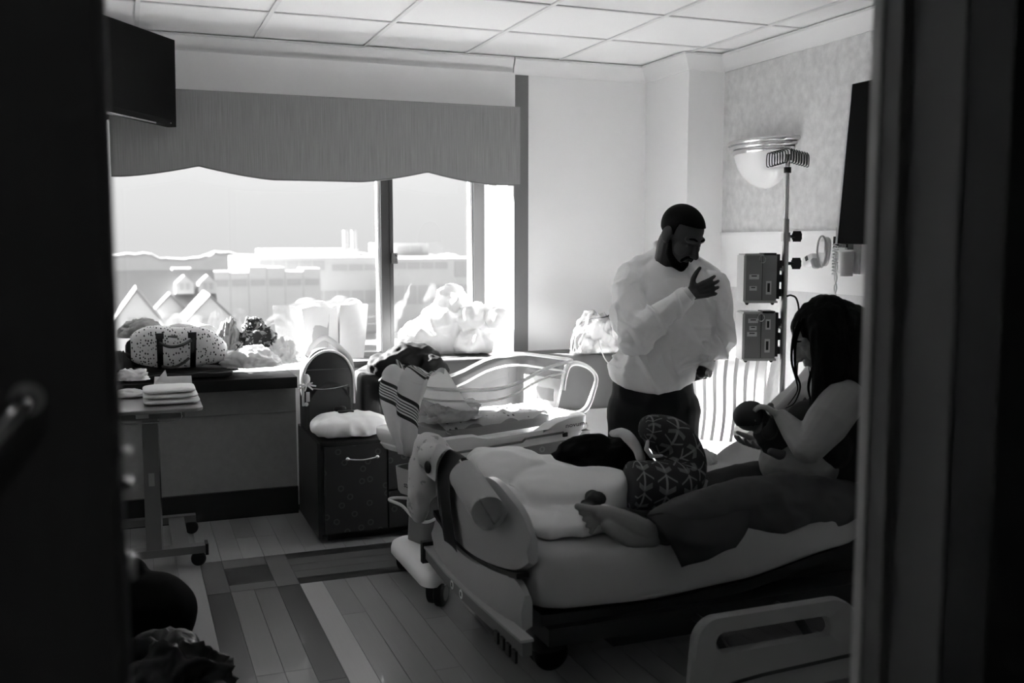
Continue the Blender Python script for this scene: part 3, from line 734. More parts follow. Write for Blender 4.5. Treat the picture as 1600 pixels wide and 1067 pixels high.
for s in (-1, 1):
    x = .315 * s
    bm = B(); rings = []
    for k in range(15):
        q = k / 14; y = -.345 + .60 * q; w = .042 * (.55 + .9 * sin(min(1, (1 - q) * 1.9 + .15) * pi / 2) * (.6 + .4 * cos(q * 2))); w = .028 + .024 * exp(-((q - .12) / .22) ** 2)
        zz = .625 + .018 * sin(q * pi) - (.035 * max(0, .12 - q) / .12)
        xx = x + s * .02 * exp(-((q - .1) / .2) ** 2)
        rings.append([V((xx - w, y, zz - .014)), V((xx + w, y, zz - .014)), V((xx + w, y, zz + .014)), V((xx - w, y, zz + .014))])
    cb_('armrest', loft(bm, rings), bevel=.007)
    cb_('arm_post', loft(B(), [[V((x + dx * w, -.27 + dy * w, zz)) for dx, dy in ((-1, -1), (1, -1), (1, 1), (-1, 1))] for zz, w in ((.10, .02), (.20, .026), (.40, .022), (.52, .028), (.61, .024))]), bevel=.003)
    cb_('rear_post', loft(B(), [[V((x * .97 + dx * .02, yy + dy * .02, zz)) for dx, dy in ((-1, -1), (1, -1), (1, 1), (-1, 1))] for zz, yy in ((.09, .22), (.40, .20), (.62, .215))]), bevel=.003)
    rk = [V((x, -.46 + .86 * k / 20, .022 + .10 * ((k / 20 - .45) / .55) ** 2)) for k in range(21)]
    cb_('rocker', loft(B(), [[p + V((-.018, 0, -.020)), p + V((.018, 0, -.020)), p + V((.018, 0, .028)), p + V((-.018, 0, .028))] for p in rk]), bevel=.004)
    for i in range(4):
        y = -.20 + .10 * i; cb_('side_slat', BX(x - .006, x + .006, y - .014, y + .014, .405, .615), bevel=.002)
    cb_('side_rail', BX(x - .016, x + .016, -.27, .215, .385, .42), bevel=.003)
cb_('front_rail', BX(-.30, .30, -.305, -.28, .36, .415), bevel=.004)

# ------------------------------------------------------------------ newborn bassinet (own frame: x along its length, y away from the bed)
BAS = V((1.555, 4.393, 0)); BRZ = radians(19)
bas = thing('bassinet', 'clear newborn bassinet on a white wheeled trolley beside the bed', 'bassinet', BAS, BRZ)
bw_m = mat('white_trolley_plastic', .88, .38); bg_m = mat('grey_trolley_plastic', .16, .45)
clear = clear_mat('clear_acrylic', .93, .03, .03, milky=.035); bright_edge = clear_mat('acrylic_edge_glow', .9, .10, .08, milky=.85)  # glow along the tub edges is put into a milky white
def bb(nm, bm, m, parent=None, **k): return build(nm, bm, m, parent or bas, local=True, **k)
def rrect(cx, cy, hx, hy, r, n=8):
    out = []
    for qx, qy, a0 in ((1, 1, 0), (-1, 1, pi / 2), (-1, -1, pi), (1, -1, 3 * pi / 2)):
        for k in range(n): a = a0 + pi / 2 * k / (n - 1); out.append((cx + qx * (hx - r) + r * cos(a), cy + qy * (hy - r) + r * sin(a)))
    full = []
    for c_, (p, q) in enumerate(zip(out, out[1:] + out[:1])):      # extra points along the straight sides
        full.append(p); m_ = 9 if c_ % n == n - 1 else 0
        full += [(p[0] + (q[0] - p[0]) * i / (m_ + 1), p[1] + (q[1] - p[1]) * i / (m_ + 1)) for i in range(1, m_ + 1)]
    return full
# trolley tray: deep white shell with a dip along its long sides and a raised end
def tray_z(x): 
    t_ = (x + .20) / .16; u_ = (x - .24) / .10
    return .655 - .038 * (1 / (1 + exp(-6 * t_))) * (1 / (1 + exp(7 * u_))) + .012 * (1 / (1 + exp(-9 * u_)))
out = rrect(.0, 0, .48, .235, .06); rings = []
for z_, sc_ in ((.555, .84), (.56, .93), (.585, .965), (.592, .955), (.600, .975), (.63, 1.0)): rings.append([V((-.02 + (x + .02) * sc_, y * sc_, z_ - (.018 * (x > .05) * 0))) for x, y in out])
rings.append([V((x, y, tray_z(x))) for x, y in out]); rings.append([V((-.02 + (x + .02) * .985, y * .965, tray_z(x) + .006)) for x, y in out])
rings.append([V((-.02 + (x + .02) * .86, y * .80, tray_z(x) + .002)) for x, y in out]); rings.append([V((-.02 + (x + .02) * .85, y * .79, .60)) for x, y in out])
tray = bb('tray', loft(B(), rings), bw_m, angle=50)
gv = [V((x, -.232, .590 - .014 * (1 / (1 + exp(-40 * (x - (-.02)))) * 0) + (.012 if x > .05 else 0))) for x in [-.36 + .02 * k for k in range(34)]]
bb('side_groove', tube(B(), smooth_path(gv, 2), .0055, 6), bg_m, tray)
bb('side_catch', BX(.30, .325, -.236, -.222, .580, .600), black_plastic, tray, bevel=.002)
nm = text('maker_name', 'novum', .030, Matrix.Translation((.375, -.2345, .632)) @ Matrix.Rotation(pi / 2, 4, 'X') @ Matrix.Diagonal((1.55, 1, 1, 1)), black_plastic, None)
nm.parent = tray
# clear tub
def rim_z(x): return .842 + .098 * (1 / (1 + exp(-15 * (x - .10)))) + .035 * (1 / (1 + exp(14 * (x + .26))))
o1 = rrect(-.015, 0, .345, .165, .07, 10); o2 = rrect(-.01, 0, .405, .215, .085, 10)
rings = []
for k in range(11):
    s = k / 10; rings.append([V((a[0] + (b[0] - a[0]) * s ** .8, a[1] + (b[1] - a[1]) * s ** .8, .625 + (rim_z(b[0]) - .625) * s)) for a, b in zip(o1, o2)])
for e, dz in ((.012, .004), (.026, .002)): rings.append([V((b[0] * (1 + e), b[1] * (1 + e * 2), rim_z(b[0]) + dz)) for b in o2])
tub = bb('clear_tub', loft(B(), rings, cap=False), clear, angle=180)
bb('tub_rim', tube(B(), smooth_path([(b[0] * 1.03, b[1] * 1.06, rim_z(b[0])) for b in o2], 1, True), .0085, 8, cap=False), bright_edge, tub)
bb('tub_step', tube(B(), smooth_path([(a[0] * .25 + b[0] * .75, a[1] * .25 + b[1] * .75, rim_z(b[0]) - .055) for a, b in zip(o1, o2)], 1, True), .0055, 8, cap=False), bright_edge, tub)
bb('name_card', BX(.315, .319, -.14, -.02, .74, .80), mat('white_card', .85, .6), tub, smooth=False)
bb('tub_end_panel', loft(B(), [[V((.352, -.12, .70)), V((.352, .12, .70)), V((.372, .14, .84)), V((.372, -.14, .84))], [V((.358, -.12, .70)), V((.358, .12, .70)), V((.378, .14, .84)), V((.378, -.14, .84))]]), clear_mat('frosted_end', .85, .06, .2, milky=.35), tub, smooth=False)
# push handle at the right end
lp = [V((.43, -.10, .645)), V((.50, -.10, .645)), V((.58, -.10, .67)), V((.625, -.10, .74)), V((.650, -.10, .82)), V((.60, -.10, .875)), V((.52, -.10, .905)), V((.46, -.10, .90)), V((.43, -.10, .85)), V((.415, -.10, .78))]
hp = smooth_path(lp, 6)
bb('push_handle', tube(B(), hp, [.010 + .006 * abs(cos(k / (len(hp) - 1) * pi)) for k in range(len(hp))], 10), mat('handle_pale_plastic', .85, .25, coat=.4))
# pedestal, utility bin, hook and wheeled feet
bb('pedestal', loft(B(), [[V((-.33 + dx, dy, zz)) for dx, dy in rrect(0, 0, w, .09, .05)] for zz, w in ((.14, .075), (.30, .065), (.56, .07))]), bg_m)
bb('white_post', loft(B(), [[V((-.25 + dx, -.05 + dy, zz)) for dx, dy in rrect(0, 0, .055, .075, .03)] for zz in (.14, .56)]), bw_m)
bin_ = bb('side_bin', loft(B(), [[V((-.425 + dx * s, -.06 + dy * s, zz)) for dx, dy in rrect(0, 0, .055, .115, .03)] for zz, s in ((.385, .80), (.40, .9), (.505, 1.0), (.505, .93), (.40, .82))]), mat('bin_plastic', .42, .45))
nm2 = text('maker_mark', 'stryker', .036, Matrix.Translation((-.4815, -.085, .435)) @ Matrix.Rotation(-pi / 2, 4, 'Z') @ Matrix.Rotation(pi / 2, 4, 'X'), black_plastic, None); nm2.parent = bin_
bb('wire_hook', tube(B(), smooth_path([(-.36, -.02, .345), (-.46, .05, .355), (-.50, .06, .35), (-.47, .0, .33), (-.45, -.06, .285), (-.44, -.14, .28), (-.40, -.17, .30), (-.37, -.17, .33)], 5), .007, 8), mat('hook_wire', .75, .3))
def foot_bar(x0, y0, y1, sl=0.):
    rr_ = [[V((x0 + dx + sl * dy, (y0 + y1) / 2 + dy, 0)) for dx, dy in rrect(0, 0, .082 * s, (y1 - y0) / 2 * (1 - (1 - s) * .3), .078 * s)] for s in (.85, 1, 1, .92, .6)]
    for ring, zz in zip(rr_, (.088, .095, .118, .138, .150)):
        for p in ring: p.z = zz
    return loft(B(), rr_)
bb('foot_bar', foot_bar(-.47, -.43, .15, .33), bw_m, angle=60); bb('foot_bar', foot_bar(.30, -.33, .20), bw_m, angle=60)
bb('link_bar', BX(-.46, .24, -.10, .02, .10, .135), bw_m, bevel=.01)
wheel_prof = [(.008, -.02), (.048, -.02), (.058, -.014), (.060, 0), (.058, .014), (.048, .02), (.008, .02)]
for x, y in ((-.548, -.375), (-.40, .07), (.30, -.27), (.30, .13)):
    for dy in (-.026, .026):
        w = bb('wheel', lathe(B(), wheel_prof, 22, Matrix.Translation((x, y + dy, .0605)) @ Matrix.Rotation(radians(35), 4, 'Z') @ Matrix.Rotation(pi / 2, 4, 'X')), rubber)
        bb('wheel_disc', lathe(B(), [(.004, -.0215), (.034, -.0215), (.036, -.0195), (.036, .0195), (.034, .0215), (.004, .0215)], 18, Matrix.Translation((x, y + dy, .0605)) @ Matrix.Rotation(radians(35), 4, 'Z') @ Matrix.Rotation(pi / 2, 4, 'X')), mat('wheel_disc_grey', .10, .4), w)
    bb('caster_fork', superbox(B(), (x, y, .085), (.028, .03, .022), 4, 16), black_plastic)
# mattress pad and dotted sheet inside
inner = rrect(-.015, 0, .325, .155, .06, 8)
bm_ = bb('mattress_pad', loft(B(), [[V((x, y, z_)) for x, y in inner] for z_ in (.632, .672)]), mat('bassinet_pad', .28, .7), angle=50)
def dots(nt):
    v = xyz(nt, 'Object'); vo = nt.nodes.new('ShaderNodeTexVoronoi'); vo.inputs['Scale'].default_value = 30.; vo.inputs['Randomness'].default_value = .3
    nt.links.new(v, vo.inputs['Vector']); return (S(nt, vo.outputs['Distance'])).gt(.26) * .62 + .06
dots_m = mat('dotted_white_cotton', .7, .85, pattern=dots)
bsh = sheet('bassinet_sheet', 60, 34, lambda u, v: V((-.325 + .62 * u, -.150 + .30 * v, .690 + .028 * abs(2 * v - 1) ** 4 * 0 + .010 * ridge(V((u * 5, v * 3, 0)), 1.2, 2) + .012 * fnoise(V((u * 9, v * 7, 0)), 1., 5) - .028 * max(0, (.12 - v) / .12) * (.8 + .5 * sin(u * 19)))), dots_m, None, .006)
bsh.parent = None; bsh.location = BAS; bsh.rotation_euler = (0, 0, BRZ); tag(bsh, 'dotted white cotton sheet lying in the bassinet', 'sheet')

# ================================================================== hospital bed (foot to the left, head at the right wall)
bed = thing('hospital_bed', 'hospital bed with pale footboard and raised head by the right wall', 'bed', (2.2, 3.4, 0))
panel_m = mat('bed_panel_plastic', .36, .42, var=.03, vs=5); panel_d = mat('bed_panel_grey', .23, .42); bed_dark = mat('bed_frame_dark', .022, .5)
sheet_m = mat('fitted_sheet_cotton', .40, .9, bump=.12, bs=14, spec=.1, var=.05, vs=8)
def zb(x):   # underside of the mattress along the bed
    P = [(1.2, .275), (1.65, .262), (2.0, .285), (2.45, .365), (2.62, .45), (2.85, .66), (3.22, 1.02)]
    for (a, za), (b, zb_) in zip(P, P[1:]):
        if x <= b: t_ = (x - a) / (b - a); t_ = t_ * t_ * (3 - 2 * t_) * .5 + t_ * .5; return za + (zb_ - za) * t_
    return P[-1][1]
rings = []
for k in range(61):
    x = 1.222 + (3.24 - 1.222) * k / 60; z0 = zb(x); th = .225 - .065 * min(1, max(0, (x - 2.0) / .45))
    e = min(1, min(k, 60 - k) / 3); e = .90 + .10 * e ** .5
    r = []
    for j in range(40):
        a = 2 * pi * (j + .5) / 40; cx_, sx_ = cos(a), sin(a)
        yy = math.copysign(abs(cx_) ** .22, cx_) * .485 * e; zz = math.copysign(abs(sx_) ** .34, sx_) * th / 2 * e
        p = V((x, 3.385 + yy, z0 + th / 2 + zz))
        if sx_ > .2: p.z += .006 * fnoise(p, 6., 3) + .004 * fnoise(p, 17., 3)
        if abs(cx_) > .9: p.y += .008 * fnoise(p, 5., 8)
        r.append(p)
    rings.append(r)
build('mattress', loft(B(), rings), sheet_m, bed, angle=180)
bm = B(); xs_ = [1.25 + .08 * k for k in range(24)]
loft(bm, [[V((x, 2.96, zb(x) - .05)), V((x, 3.82, zb(x) - .05)), V((x, 3.82, zb(x) - .012)), V((x, 2.96, zb(x) - .012))] for x in xs_]); build('deck', bm, bed_dark, bed, angle=30)
build('frame', BX(1.26, 3.2, 2.92, 3.80, .165, .225), bed_dark, bed, bevel=.008)
build('added_dark_box', BX(2.0, 3.18, 3.05, 3.75, .135, .40), bed_dark, bed, bevel=.01)  # dark box added under the deck to black out the sunlit gap
build('base_frame', BX(1.55, 3.0, 3.02, 3.75, .085, .13), bed_dark, bed, bevel=.008)
for x, y in ((1.72, 3.1), (1.72, 3.66), (2.7, 3.1), (2.7, 3.66)): build('lift_arm', tube(B(), [(x, y, .11), (x + .12, y, .20)], .022, 8), bed_dark, bed)
# footboard: lower moulded panel, upper panel above a shallow seam
def seam(y): return .335 + .080 * max(0, (3.55 - y) / .62) ** 2 + .05 * max(0, (y - 3.6) / .35) ** 2
def foot_panel(nm, zlo, zhi, xo, th, m, y0=2.925, y1=3.955):
    rings = []
    for k in range(41):
        y = y0 + (y1 - y0) * k / 40; e = min(k, 40 - k) / 4.; rnd_ = max(0, 1 - e)
        lo, hi = zlo(y) + .03 * rnd_ ** 2, zhi(y) - .06 * rnd_ ** 2
        x = xo - .028 * (1 - ((y - (y0 + y1) / 2) / ((y1 - y0) / 2)) ** 2)
        t2 = th * (1 - .35 * rnd_)
        rings.append([V((x - t2 / 2, y, lo + .01)), V((x - t2 / 2 - .006, y, (lo + hi) / 2)), V((x - t2 / 2 + .004, y, hi - .02)), V((x - t2 * .25, y, hi)), V((x + t2 * .25, y, hi)), V((x + t2 / 2, y, hi - .02)), V((x + t2 / 2, y, lo + .01)), V((x, y, lo))])
    return build(nm, loft(B(), rings), m, bed, angle=50)
fl = foot_panel('footboard_lower', lambda y: .205, lambda y: seam(y) - .006, 1.185, .055, panel_m)
fu = foot_panel('footboard_upper', lambda y: seam(y) + .006, lambda y: .600 + .075 * exp(-((y - 3.22) / .20) ** 2) + .05 * exp(-((y - 3.72) / .16) ** 2), 1.205, .050, panel_m)
build('seam_strip', loft(B(), [[V((1.16, y, seam(y) - .009)), V((1.205, y, seam(y) - .009)), V((1.205, y, seam(y) + .009)), V((1.16, y, seam(y) + .009))] for y in [2.96 + .96 * k / 24 for k in range(25)]]), bed_dark, bed, angle=30)
br = build('bumper_bar', loft(B(), [[V((x, y, zz + d)) for x, d in ((1.118, -.022), (1.150, -.022), (1.150, .022), (1.118, .022))] for y, zz in ((2.80, .225), (3.2, .205), (3.6, .195), (3.90, .212))]), mat('bumper_grey', .14, .4), bed, bevel=.004)
build('bar_cap', loft(B(), [[V((x, y, zz + d)) for x, d in ((1.112, .023), (1.156, .023), (1.156, .032), (1.112, .032))] for y, zz in ((2.80, .225), (3.2, .205), (3.6, .195), (3.90, .212))]), panel_m, br, smooth=False)
for y in (3.42, 3.53): 
    s_ = build('round_sticker', cyl(B(), (1.1178, y, .198), (1.1165, y, .198), .018, n=18), mat('sticker_white', .75, .5), br); build('sticker_mark', BX(1.1158, 1.1164, y - .007, y + .007, .190, .206), bed_dark, s_, smooth=False)
for k in range(4): build('clip', BX(1.108, 1.117, 2.84 + k * .055, 2.87 + k * .055, .165, .205), bed_dark, br, bevel=.002)
build('end_clip', BX(1.105, 1.160, 3.895, 3.925, .17, .26), bed_dark, br, bevel=.004)
build('headboard', loft(B(), [[V((3.262, y, .35)), V((3.30, y, .35)), V((3.30, y, zz)), V((3.262, y, zz))] for y, zz in ((2.95, .98), (3.05, 1.08), (3.38, 1.12), (3.72, 1.08), (3.82, .98))]), panel_m, bed, bevel=.01)
build('head_post', BX(3.2, 3.262, 3.1, 3.66, .17, .5), bed_dark, bed, bevel=.005)
cw = [(.01, -.022), (.052, -.022), (.064, -.014), (.064, .014), (.052, .022), (.01, .022)]
for x, y in ((1.345, 3.135), (1.345, 3.72), (2.95, 3.10), (2.95, 3.70)):
    for d in (-.026, .026):
        build('caster', lathe(B(), cw, 24, Matrix.Translation((x, y + d, .0645)) @ Matrix.Rotation(pi / 2, 4, 'X')), rubber, bed)
    build('caster_hood', superbox(B(), (x, y, .115), (.07, .06, .055), 4, 20), bed_dark, bed)
# lowered near side rail with a long hand slot
def slot_ring(cx, cz, hx, hz, r, slant, n=12):
    out = []
    for qx, qz, a0 in ((1, 1, 0), (-1, 1, pi / 2), (-1, -1, pi), (1, -1, 3 * pi / 2)):
        for k in range(n):
            a = a0 + pi / 2 * k / (n - 1); x = cx + qx * (hx - r) + r * cos(a); z_ = cz + qz * (hz - r) + r * sin(a)
            out.append((x + slant * (z_ - cz) * (1 if x > cx else -.25), z_))
    return out
o_ = slot_ring(1.985, .160, .345, .142, .075, -.45); i_ = slot_ring(1.955, .214, .225, .034, .033, -.3)
ry = lambda x, z_: 2.665 - .05 * (.3 - z_)
bm = B(); rr_ = []
for ring, dy, g in ((o_, .012, 1.0), (o_, -.012, 1.0)): pass
def rg(src, dy, sh=0): 
    cx_ = sum(p[0] for p in src) / len(src); cz_ = sum(p[1] for p in src) / len(src)
    return [V((x + (cx_ - x) * sh, ry(x, z_) + dy, z_ + (cz_ - z_) * sh)) for x, z_ in src]
loft(bm, [rg(i_, -.014), rg(i_, -.020, -.05), rg(o_, -.020, .03), rg(o_, -.010), rg(o_, .012), rg(o_, .02, .03), rg(i_, .02, -.05), rg(i_, .014), rg(i_, -.014)], cap=False)
bmesh.ops.remove_doubles(bm, verts=bm.verts[:], dist=1e-5)
sr = build('side_rail', bm, mat('side_rail_plastic', .25, .45), bed, angle=40)
build('rail_groove', loft(B(), [[V((x, 2.6385 - .05 * .26 , z_ + .0)), V((x, 2.634, z_)), V((x, 2.634, z_ + .008)), V((x, 2.640, z_ + .008))] for x, z_ in ((1.72, .07), (1.9, .085), (2.28, .098))]), bed_dark, sr, smooth=False)
for x in (1.82, 2.16): build('rail_arm', tube(B(), [(x, 2.69, .12), (x, 2.80, .19), (x, 2.985, .19)], .016, 8), bed_dark, sr)
hr = build('head_rail', loft(B(), [[V((x, 2.80, z0)), V((x, 2.835, z0)), V((x, 2.835, z1)), V((x, 2.80, z1))] for x, z0, z1 in ((2.62, .40, .62), (2.72, .36, .72), (3.0, .46, .86), (3.12, .60, .84))]), mat('side_rail_plastic', .25), bed, bevel=.012)

# ================================================================== soft things on the bed
soft_white = mat('soft_white_blanket', .70, .95, bump=.10, bs=10, spec=.05, sheen=.2)
def wrinkled(me, a1=.006, s1=9., a2=.003, s2=24., seed=1.):
    return displace(me, lambda p, n: n * (a1 * (ridge(p, s1, seed) - .5) + a2 * fnoise(p, s2, seed)))
bm = B()
superbox(bm, (1.53, 3.42, .575), (.215, .26, .082), 5, 36, q=3.4); superbox(bm, (1.38, 3.62, .60), (.14, .22, .085), 3, 30, q=2.4); superbox(bm, (1.42, 3.20, .525), (.18, .20, .035), 4, 30, q=3); rcone(bm, (1.27, 3.66, .64), (1.45, 3.45, .645), .03, .025); rcone(bm, (1.25, 3.45, .56), (1.40, 3.10, .53), .05, .03)
me = wrinkled(remesh(bm, .009, 5), .022, 5., .006, 13, 4.)
tag(link('folded_blanket', me, soft_white), 'thick soft white blanket folded at the foot of the bed', 'blanket')
# rolled pad over the footboard
bm = B(); A0_, A1_ = V((1.092, 3.039, 0.611)), V((1.125, 3.376, 0.660)); dirn = (A1_ - A0_).normalized(); sd = dirn.cross(V((0, 0, 1))).normalized(); uu = sd.cross(dirn)
prof = []
for k in range(46):
    a = -1.2 + k / 45 * 2.35 * pi; r_ = .050 + .016 * k / 45; prof.append((a, r_))
ro = [[A0_ + dirn * (A1_ - A0_).length * s + (sd * cos(a) + uu * sin(a)) * r_ * (1 + .04 * sin(3 * a + s * 4)) for a, r_ in prof] for s in [q / 10 for q in range(11)]]
loft(bm, ro, cap=False, closed=False); bmesh.ops.solidify(bm, geom=bm.faces[:], thickness=.012)
tag(build('rolled_pad', bm, mat('rolled_pad_cloth', .62, .85, bump=.05, bs=20), angle=180), 'pale pad rolled up on top of the footboard', 'pad')
# dark strap over the footboard
stp = thing('wide_strap', 'wide dark strap with a pale cuff folded over the footboard', 'strap', (1.13, 3.62, .33))
pth = smooth_path([(1.25, 3.70, .60), (1.22, 3.71, .655), (1.18, 3.70, .665), (1.135, 3.68, .60), (1.122, 3.64, .50), (1.120, 3.60, .42), (1.125, 3.57, .335)], 6)
sheet('strap_band', len(pth) - 1, 6, lambda u, v: pth[round(u * (len(pth) - 1))] + V((.006 * sin(v * 3), -.085 + .17 * v, 0)), mat('dark_strap_cloth', .028, .75), stp, .008)
pth2 = smooth_path([(1.20, 3.80, .672), (1.16, 3.79, .682), (1.118, 3.775, .64), (1.108, 3.77, .56)], 6)
sheet('pale_cuff', len(pth2) - 1, 6, lambda u, v: pth2[round(u * (len(pth2) - 1))] + V((0, -.06 + .12 * v, 0)), mat('pale_cuff_cloth', .6, .7), stp, .008)
build('cuff_valve', ball(B(), (1.103, 3.80, .60), (.012, .03, .026)), black_plastic, stp)
# spotted plush cloth over the far corner of the footboard
def blot(nt):
    n = noise_of(nt, xyz(nt, 'Object'), 26., 2); return n.gt(.62) * -.20 + .50
bm = B(); ball(bm, (1.165, 3.95, .615), (.075, .10, .085)); ball(bm, (1.12, 3.95, .52), (.05, .08, .12)); ball(bm, (1.10, 3.93, .42), (.04, .06, .08)); ball(bm, (1.14, 3.86, .62), (.06, .07, .06))
me = displace(remesh(bm, .009, 6), lambda p, n: n * (.014 * fnoise(p, 14., 2) + .010 * ridge(p, 9, 5)))
tag(link('plush_cloth', me, mat('blotched_plush', .5, .95, pattern=blot, sheen=.2)), 'pale blotched plush cloth slung over the far footboard corner', 'cloth')
# black bundle with a pale sleeve behind the blanket
bun = thing('jacket_bundle', 'black fleece bundle lying behind the white blanket on the bed', 'jacket', V((1.706, 3.468, 0.595)))
bm = B(); ball(bm, V((1.698, 3.510, 0.659)), (.15, .11, .085)); ball(bm, V((1.794, 3.420, 0.662)), (.10, .10, .075)); ball(bm, V((1.614, 3.538, 0.619)), (.09, .10, .07)); ball(bm, V((1.709, 3.444, 0.587)), (.17, .12, .10)); ball(bm, V((1.850, 3.391, 0.600)), (.08, .08, .08))
me = wrinkled(remesh(bm, .010, 6), .012, 8, .006, 25, 3.); link('fleece_body', me, mat('black_fleece', .003, .95, spec=.05), bun)
bm = B(); chain(bm, [V((1.735, 3.400, 0.767)), V((1.758, 3.370, 0.773)), V((1.773, 3.330, 0.755)), V((1.787, 3.299, 0.720)), V((1.800, 3.291, 0.688))], [.016, .022, .022, .020, .020], 12)
link('pale_sleeve', displace(remesh(bm, .006, 4), lambda p, n: n * .005 * fnoise(p, 30, 1)), mat('pale_fleece', .55, .95), bun)
# arrow patterned nursing pillow
def arrows(nt):
    t_ = nt.nodes.new('ShaderNodeTexCoord'); u, v, _ = sep(nt, t_.outputs['UV'])
    u, v = v * 7.0, u * 7.0; colm = u.fl(); v = v * 1.0 + colm.md(2.0) * .5 + (colm * .37)
    fu_ = (u.fr() - .5).ab(); fv = v.fr()
    shaft = fu_.lt(.045) * fv.gt(.12)
    ch = ((fv + fu_ * .75 - .94).ab()).lt(.045) * fu_.lt(.42)
    fe = ((fv - fu_ * .6 - .02).gt(.0)) * ((fv - fu_ * .6).lt(.26)) * fu_.lt(.34)
    return (shaft * .20).mx(ch * .17).mx(fe * .12) + .028
npw = thing('nursing_pillow', 'curved nursing pillow in dark arrow print on the bed', 'pillow', V((1.878, 3.262, 0.501)))
cpath = smooth_path([V((1.778, 3.248, 0.813)), V((1.830, 3.248, 0.800)), V((1.911, 3.254, 0.749)), V((1.950, 3.241, 0.669)), V((1.919, 3.215, 0.608)), V((1.834, 3.182, 0.603)), V((1.746, 3.174, 0.613)), V((1.686, 3.177, 0.620))], 6)
nn = len(cpath); rad = [(.034 + .058 * min(1, i / 12.)) if i < 16 else .092 for i in range(nn)]
rad = [r_ * (1 if i < nn - 6 else (1 - .10 * (i - nn + 6) / 6)) for i, r_ in enumerate(rad)]
rad[0] *= .55; rad[-1] *= .6
bm = B(); tube(bm, cpath, rad, 28, uv=True)
build('cover', bm, mat('arrow_print_cotton', .05, .85, pattern=arrows, bump=.08, bs=18), npw, angle=180)
bm = B(); chain(bm, [V((1.767, 3.183, 0.773)), V((1.757, 3.173, 0.747)), V((1.773, 3.164, 0.721)), V((1.814, 3.160, 0.721))], [.006, .009, .008, .005], 10); build('inner_lining', bm, mat('pale_lining', .30, .9), npw)
tag(heap('crumpled_towel', V((2.135, 3.391, 0.623)), (.06, .05, .045), soft_white, seed=12, amp=.3, sub=4), 'small white crumpled towel behind the arrow print pillow', 'towel')
bm = B(); superbox(bm, V((1.493, 3.057, 0.617)), (.032, .04, .022), 2.5, 20); superbox(bm, V((1.458, 3.047, 0.596)), (.03, .03, .016), 2.5, 20)
tag(link('dark_sock', wrinkled(remesh(bm, .005, 3), .008, 22, .004, 45, 2.), mat('dark_sock_cloth', .03, .9)), 'small crumpled dark sock behind the womans toes', 'sock')

# ================================================================== things on the ledge, sill, daybed and table
# --- left ledge (top at .782)
cs = thing('flat_case', 'flat black case lying under the spotted bag on the ledge', 'case', (.22, 5.58, .782))
build('lower_shell', superbox(B(), (.225, 5.58, .811), (.285, .125, .0275), 10, 40, q=5), mat('black_case_cloth', .014, .6), cs)
build('zip', tube(B(), [(-.055 + .56 * k / 20, 5.4545, .817 + .003 * sin(k)) for k in range(21)], .004, 6), mat('dull_zip', .08, .4), cs)
def spots(nt):
    v = xyz(nt, 'Object', (1, .4, .72)); vo = nt.nodes.new('ShaderNodeTexVoronoi'); vo.inputs['Scale'].default_value = 74.; vo.inputs['Randomness'].default_value = .8
    nt.links.new(v, vo.inputs['Vector']); return S(nt, vo.outputs['Distance']).gt(.30) * .50 + .02
du = thing('duffel_bag', 'pale duffel bag with black spots and dark straps on the ledge', 'bag', (.235, 5.57, .84))
rings = []
for k in range(25):
    s = k / 24; x = .0 + .485 * s; e = sin(pi * min(1, max(0, s * .96 + .02))) ** .22
    top = .225 - .075 * max(0, (s - .62) / .38) ** 1.6 + .012 * sin(s * 9); w = .105 * e
    ring = []
    for j in range(28):
        a = 2 * pi * j / 28; c_, s_ = cos(a), sin(a)
        yy = math.copysign(abs(c_) ** .5, c_) * w * (1.0 - .32 * max(0, s_)); zz = top / 2 * (1 + math.copysign(abs(s_) ** .55, s_) * e)
        p = V((x, 5.565 + yy, .841 + zz)); p += V((0, 1, .3)) * .006 * fnoise(p, 16., 2); ring.append(p)
    rings.append(ring)
build('bag_body', loft(B(), rings), mat('spotted_canvas', .5, .85, pattern=spots, bump=.05, bs=30), du, angle=180)
strap_m = mat('dark_leather_strap', .045, .5)
for x in (.115, .275):
    st_ = sheet('strap', 14, 2, lambda u, v: V((x + .012 + .03 * v + .01 * u * (1 if x > .2 else 0), 5.452 + .040 * max(0, u - .45) ** 1.0 - .006, .850 + .185 * u)), strap_m, du, .006)
    build('strap_end', BX(x + .008, x + .048, 5.459, 5.466, 1.005, 1.035), mat('strap_end_dark', .02, .4), st_, bevel=.002)
build('carry_handle', tube(B(), smooth_path([(.142, 5.455, .985), (.19, 5.440, .965), (.25, 5.438, .972), (.30, 5.455, .995)], 6), .008, 8), strap_m, du)
build('carry_handle', tube(B(), smooth_path([(.285, 5.452, .90), (.25, 5.438, .875), (.20, 5.435, .855), (.15, 5.45, .862)], 6), .008, 8), strap_m, du)
build('brand_tag', BX(.190, .232, 5.4755, 5.480, 1.005, 1.020), mat('tag_grey', .12, .4), du, bevel=.001)
def cl(name, c, size, m, label, cat='clothes', seed=0, **k): return tag(heap(name, c, size, m, seed=seed, **k), label, cat)
grey_cloth = mat('grey_jersey_cloth', .26, .95, bump=.05, bs=30); pale_cloth = mat('pale_cotton_cloth', .58, .95, bump=.05, bs=25); dark_cloth = mat('dark_cloth', .02, .95)
cl('grey_sweater', (.055, 5.70, 1.0), (.115, .09, .09), grey_cloth, 'grey rolled sweater behind the spotted bag', 'sweater', 21, amp=.22, sub=5)
cl('folded_towel', (.30, 5.72, .99), (.15, .07, .075), pale_cloth, 'pale towel bulging from the top of the spotted bag', 'towel', 23, amp=.2, sub=4)
tag(build('open_support', superbox(B(), (.17, 5.735, .89), (.20, .045, .105), 5, 24), dark_cloth), 'dark bag standing behind the spotted duffel', 'bag')
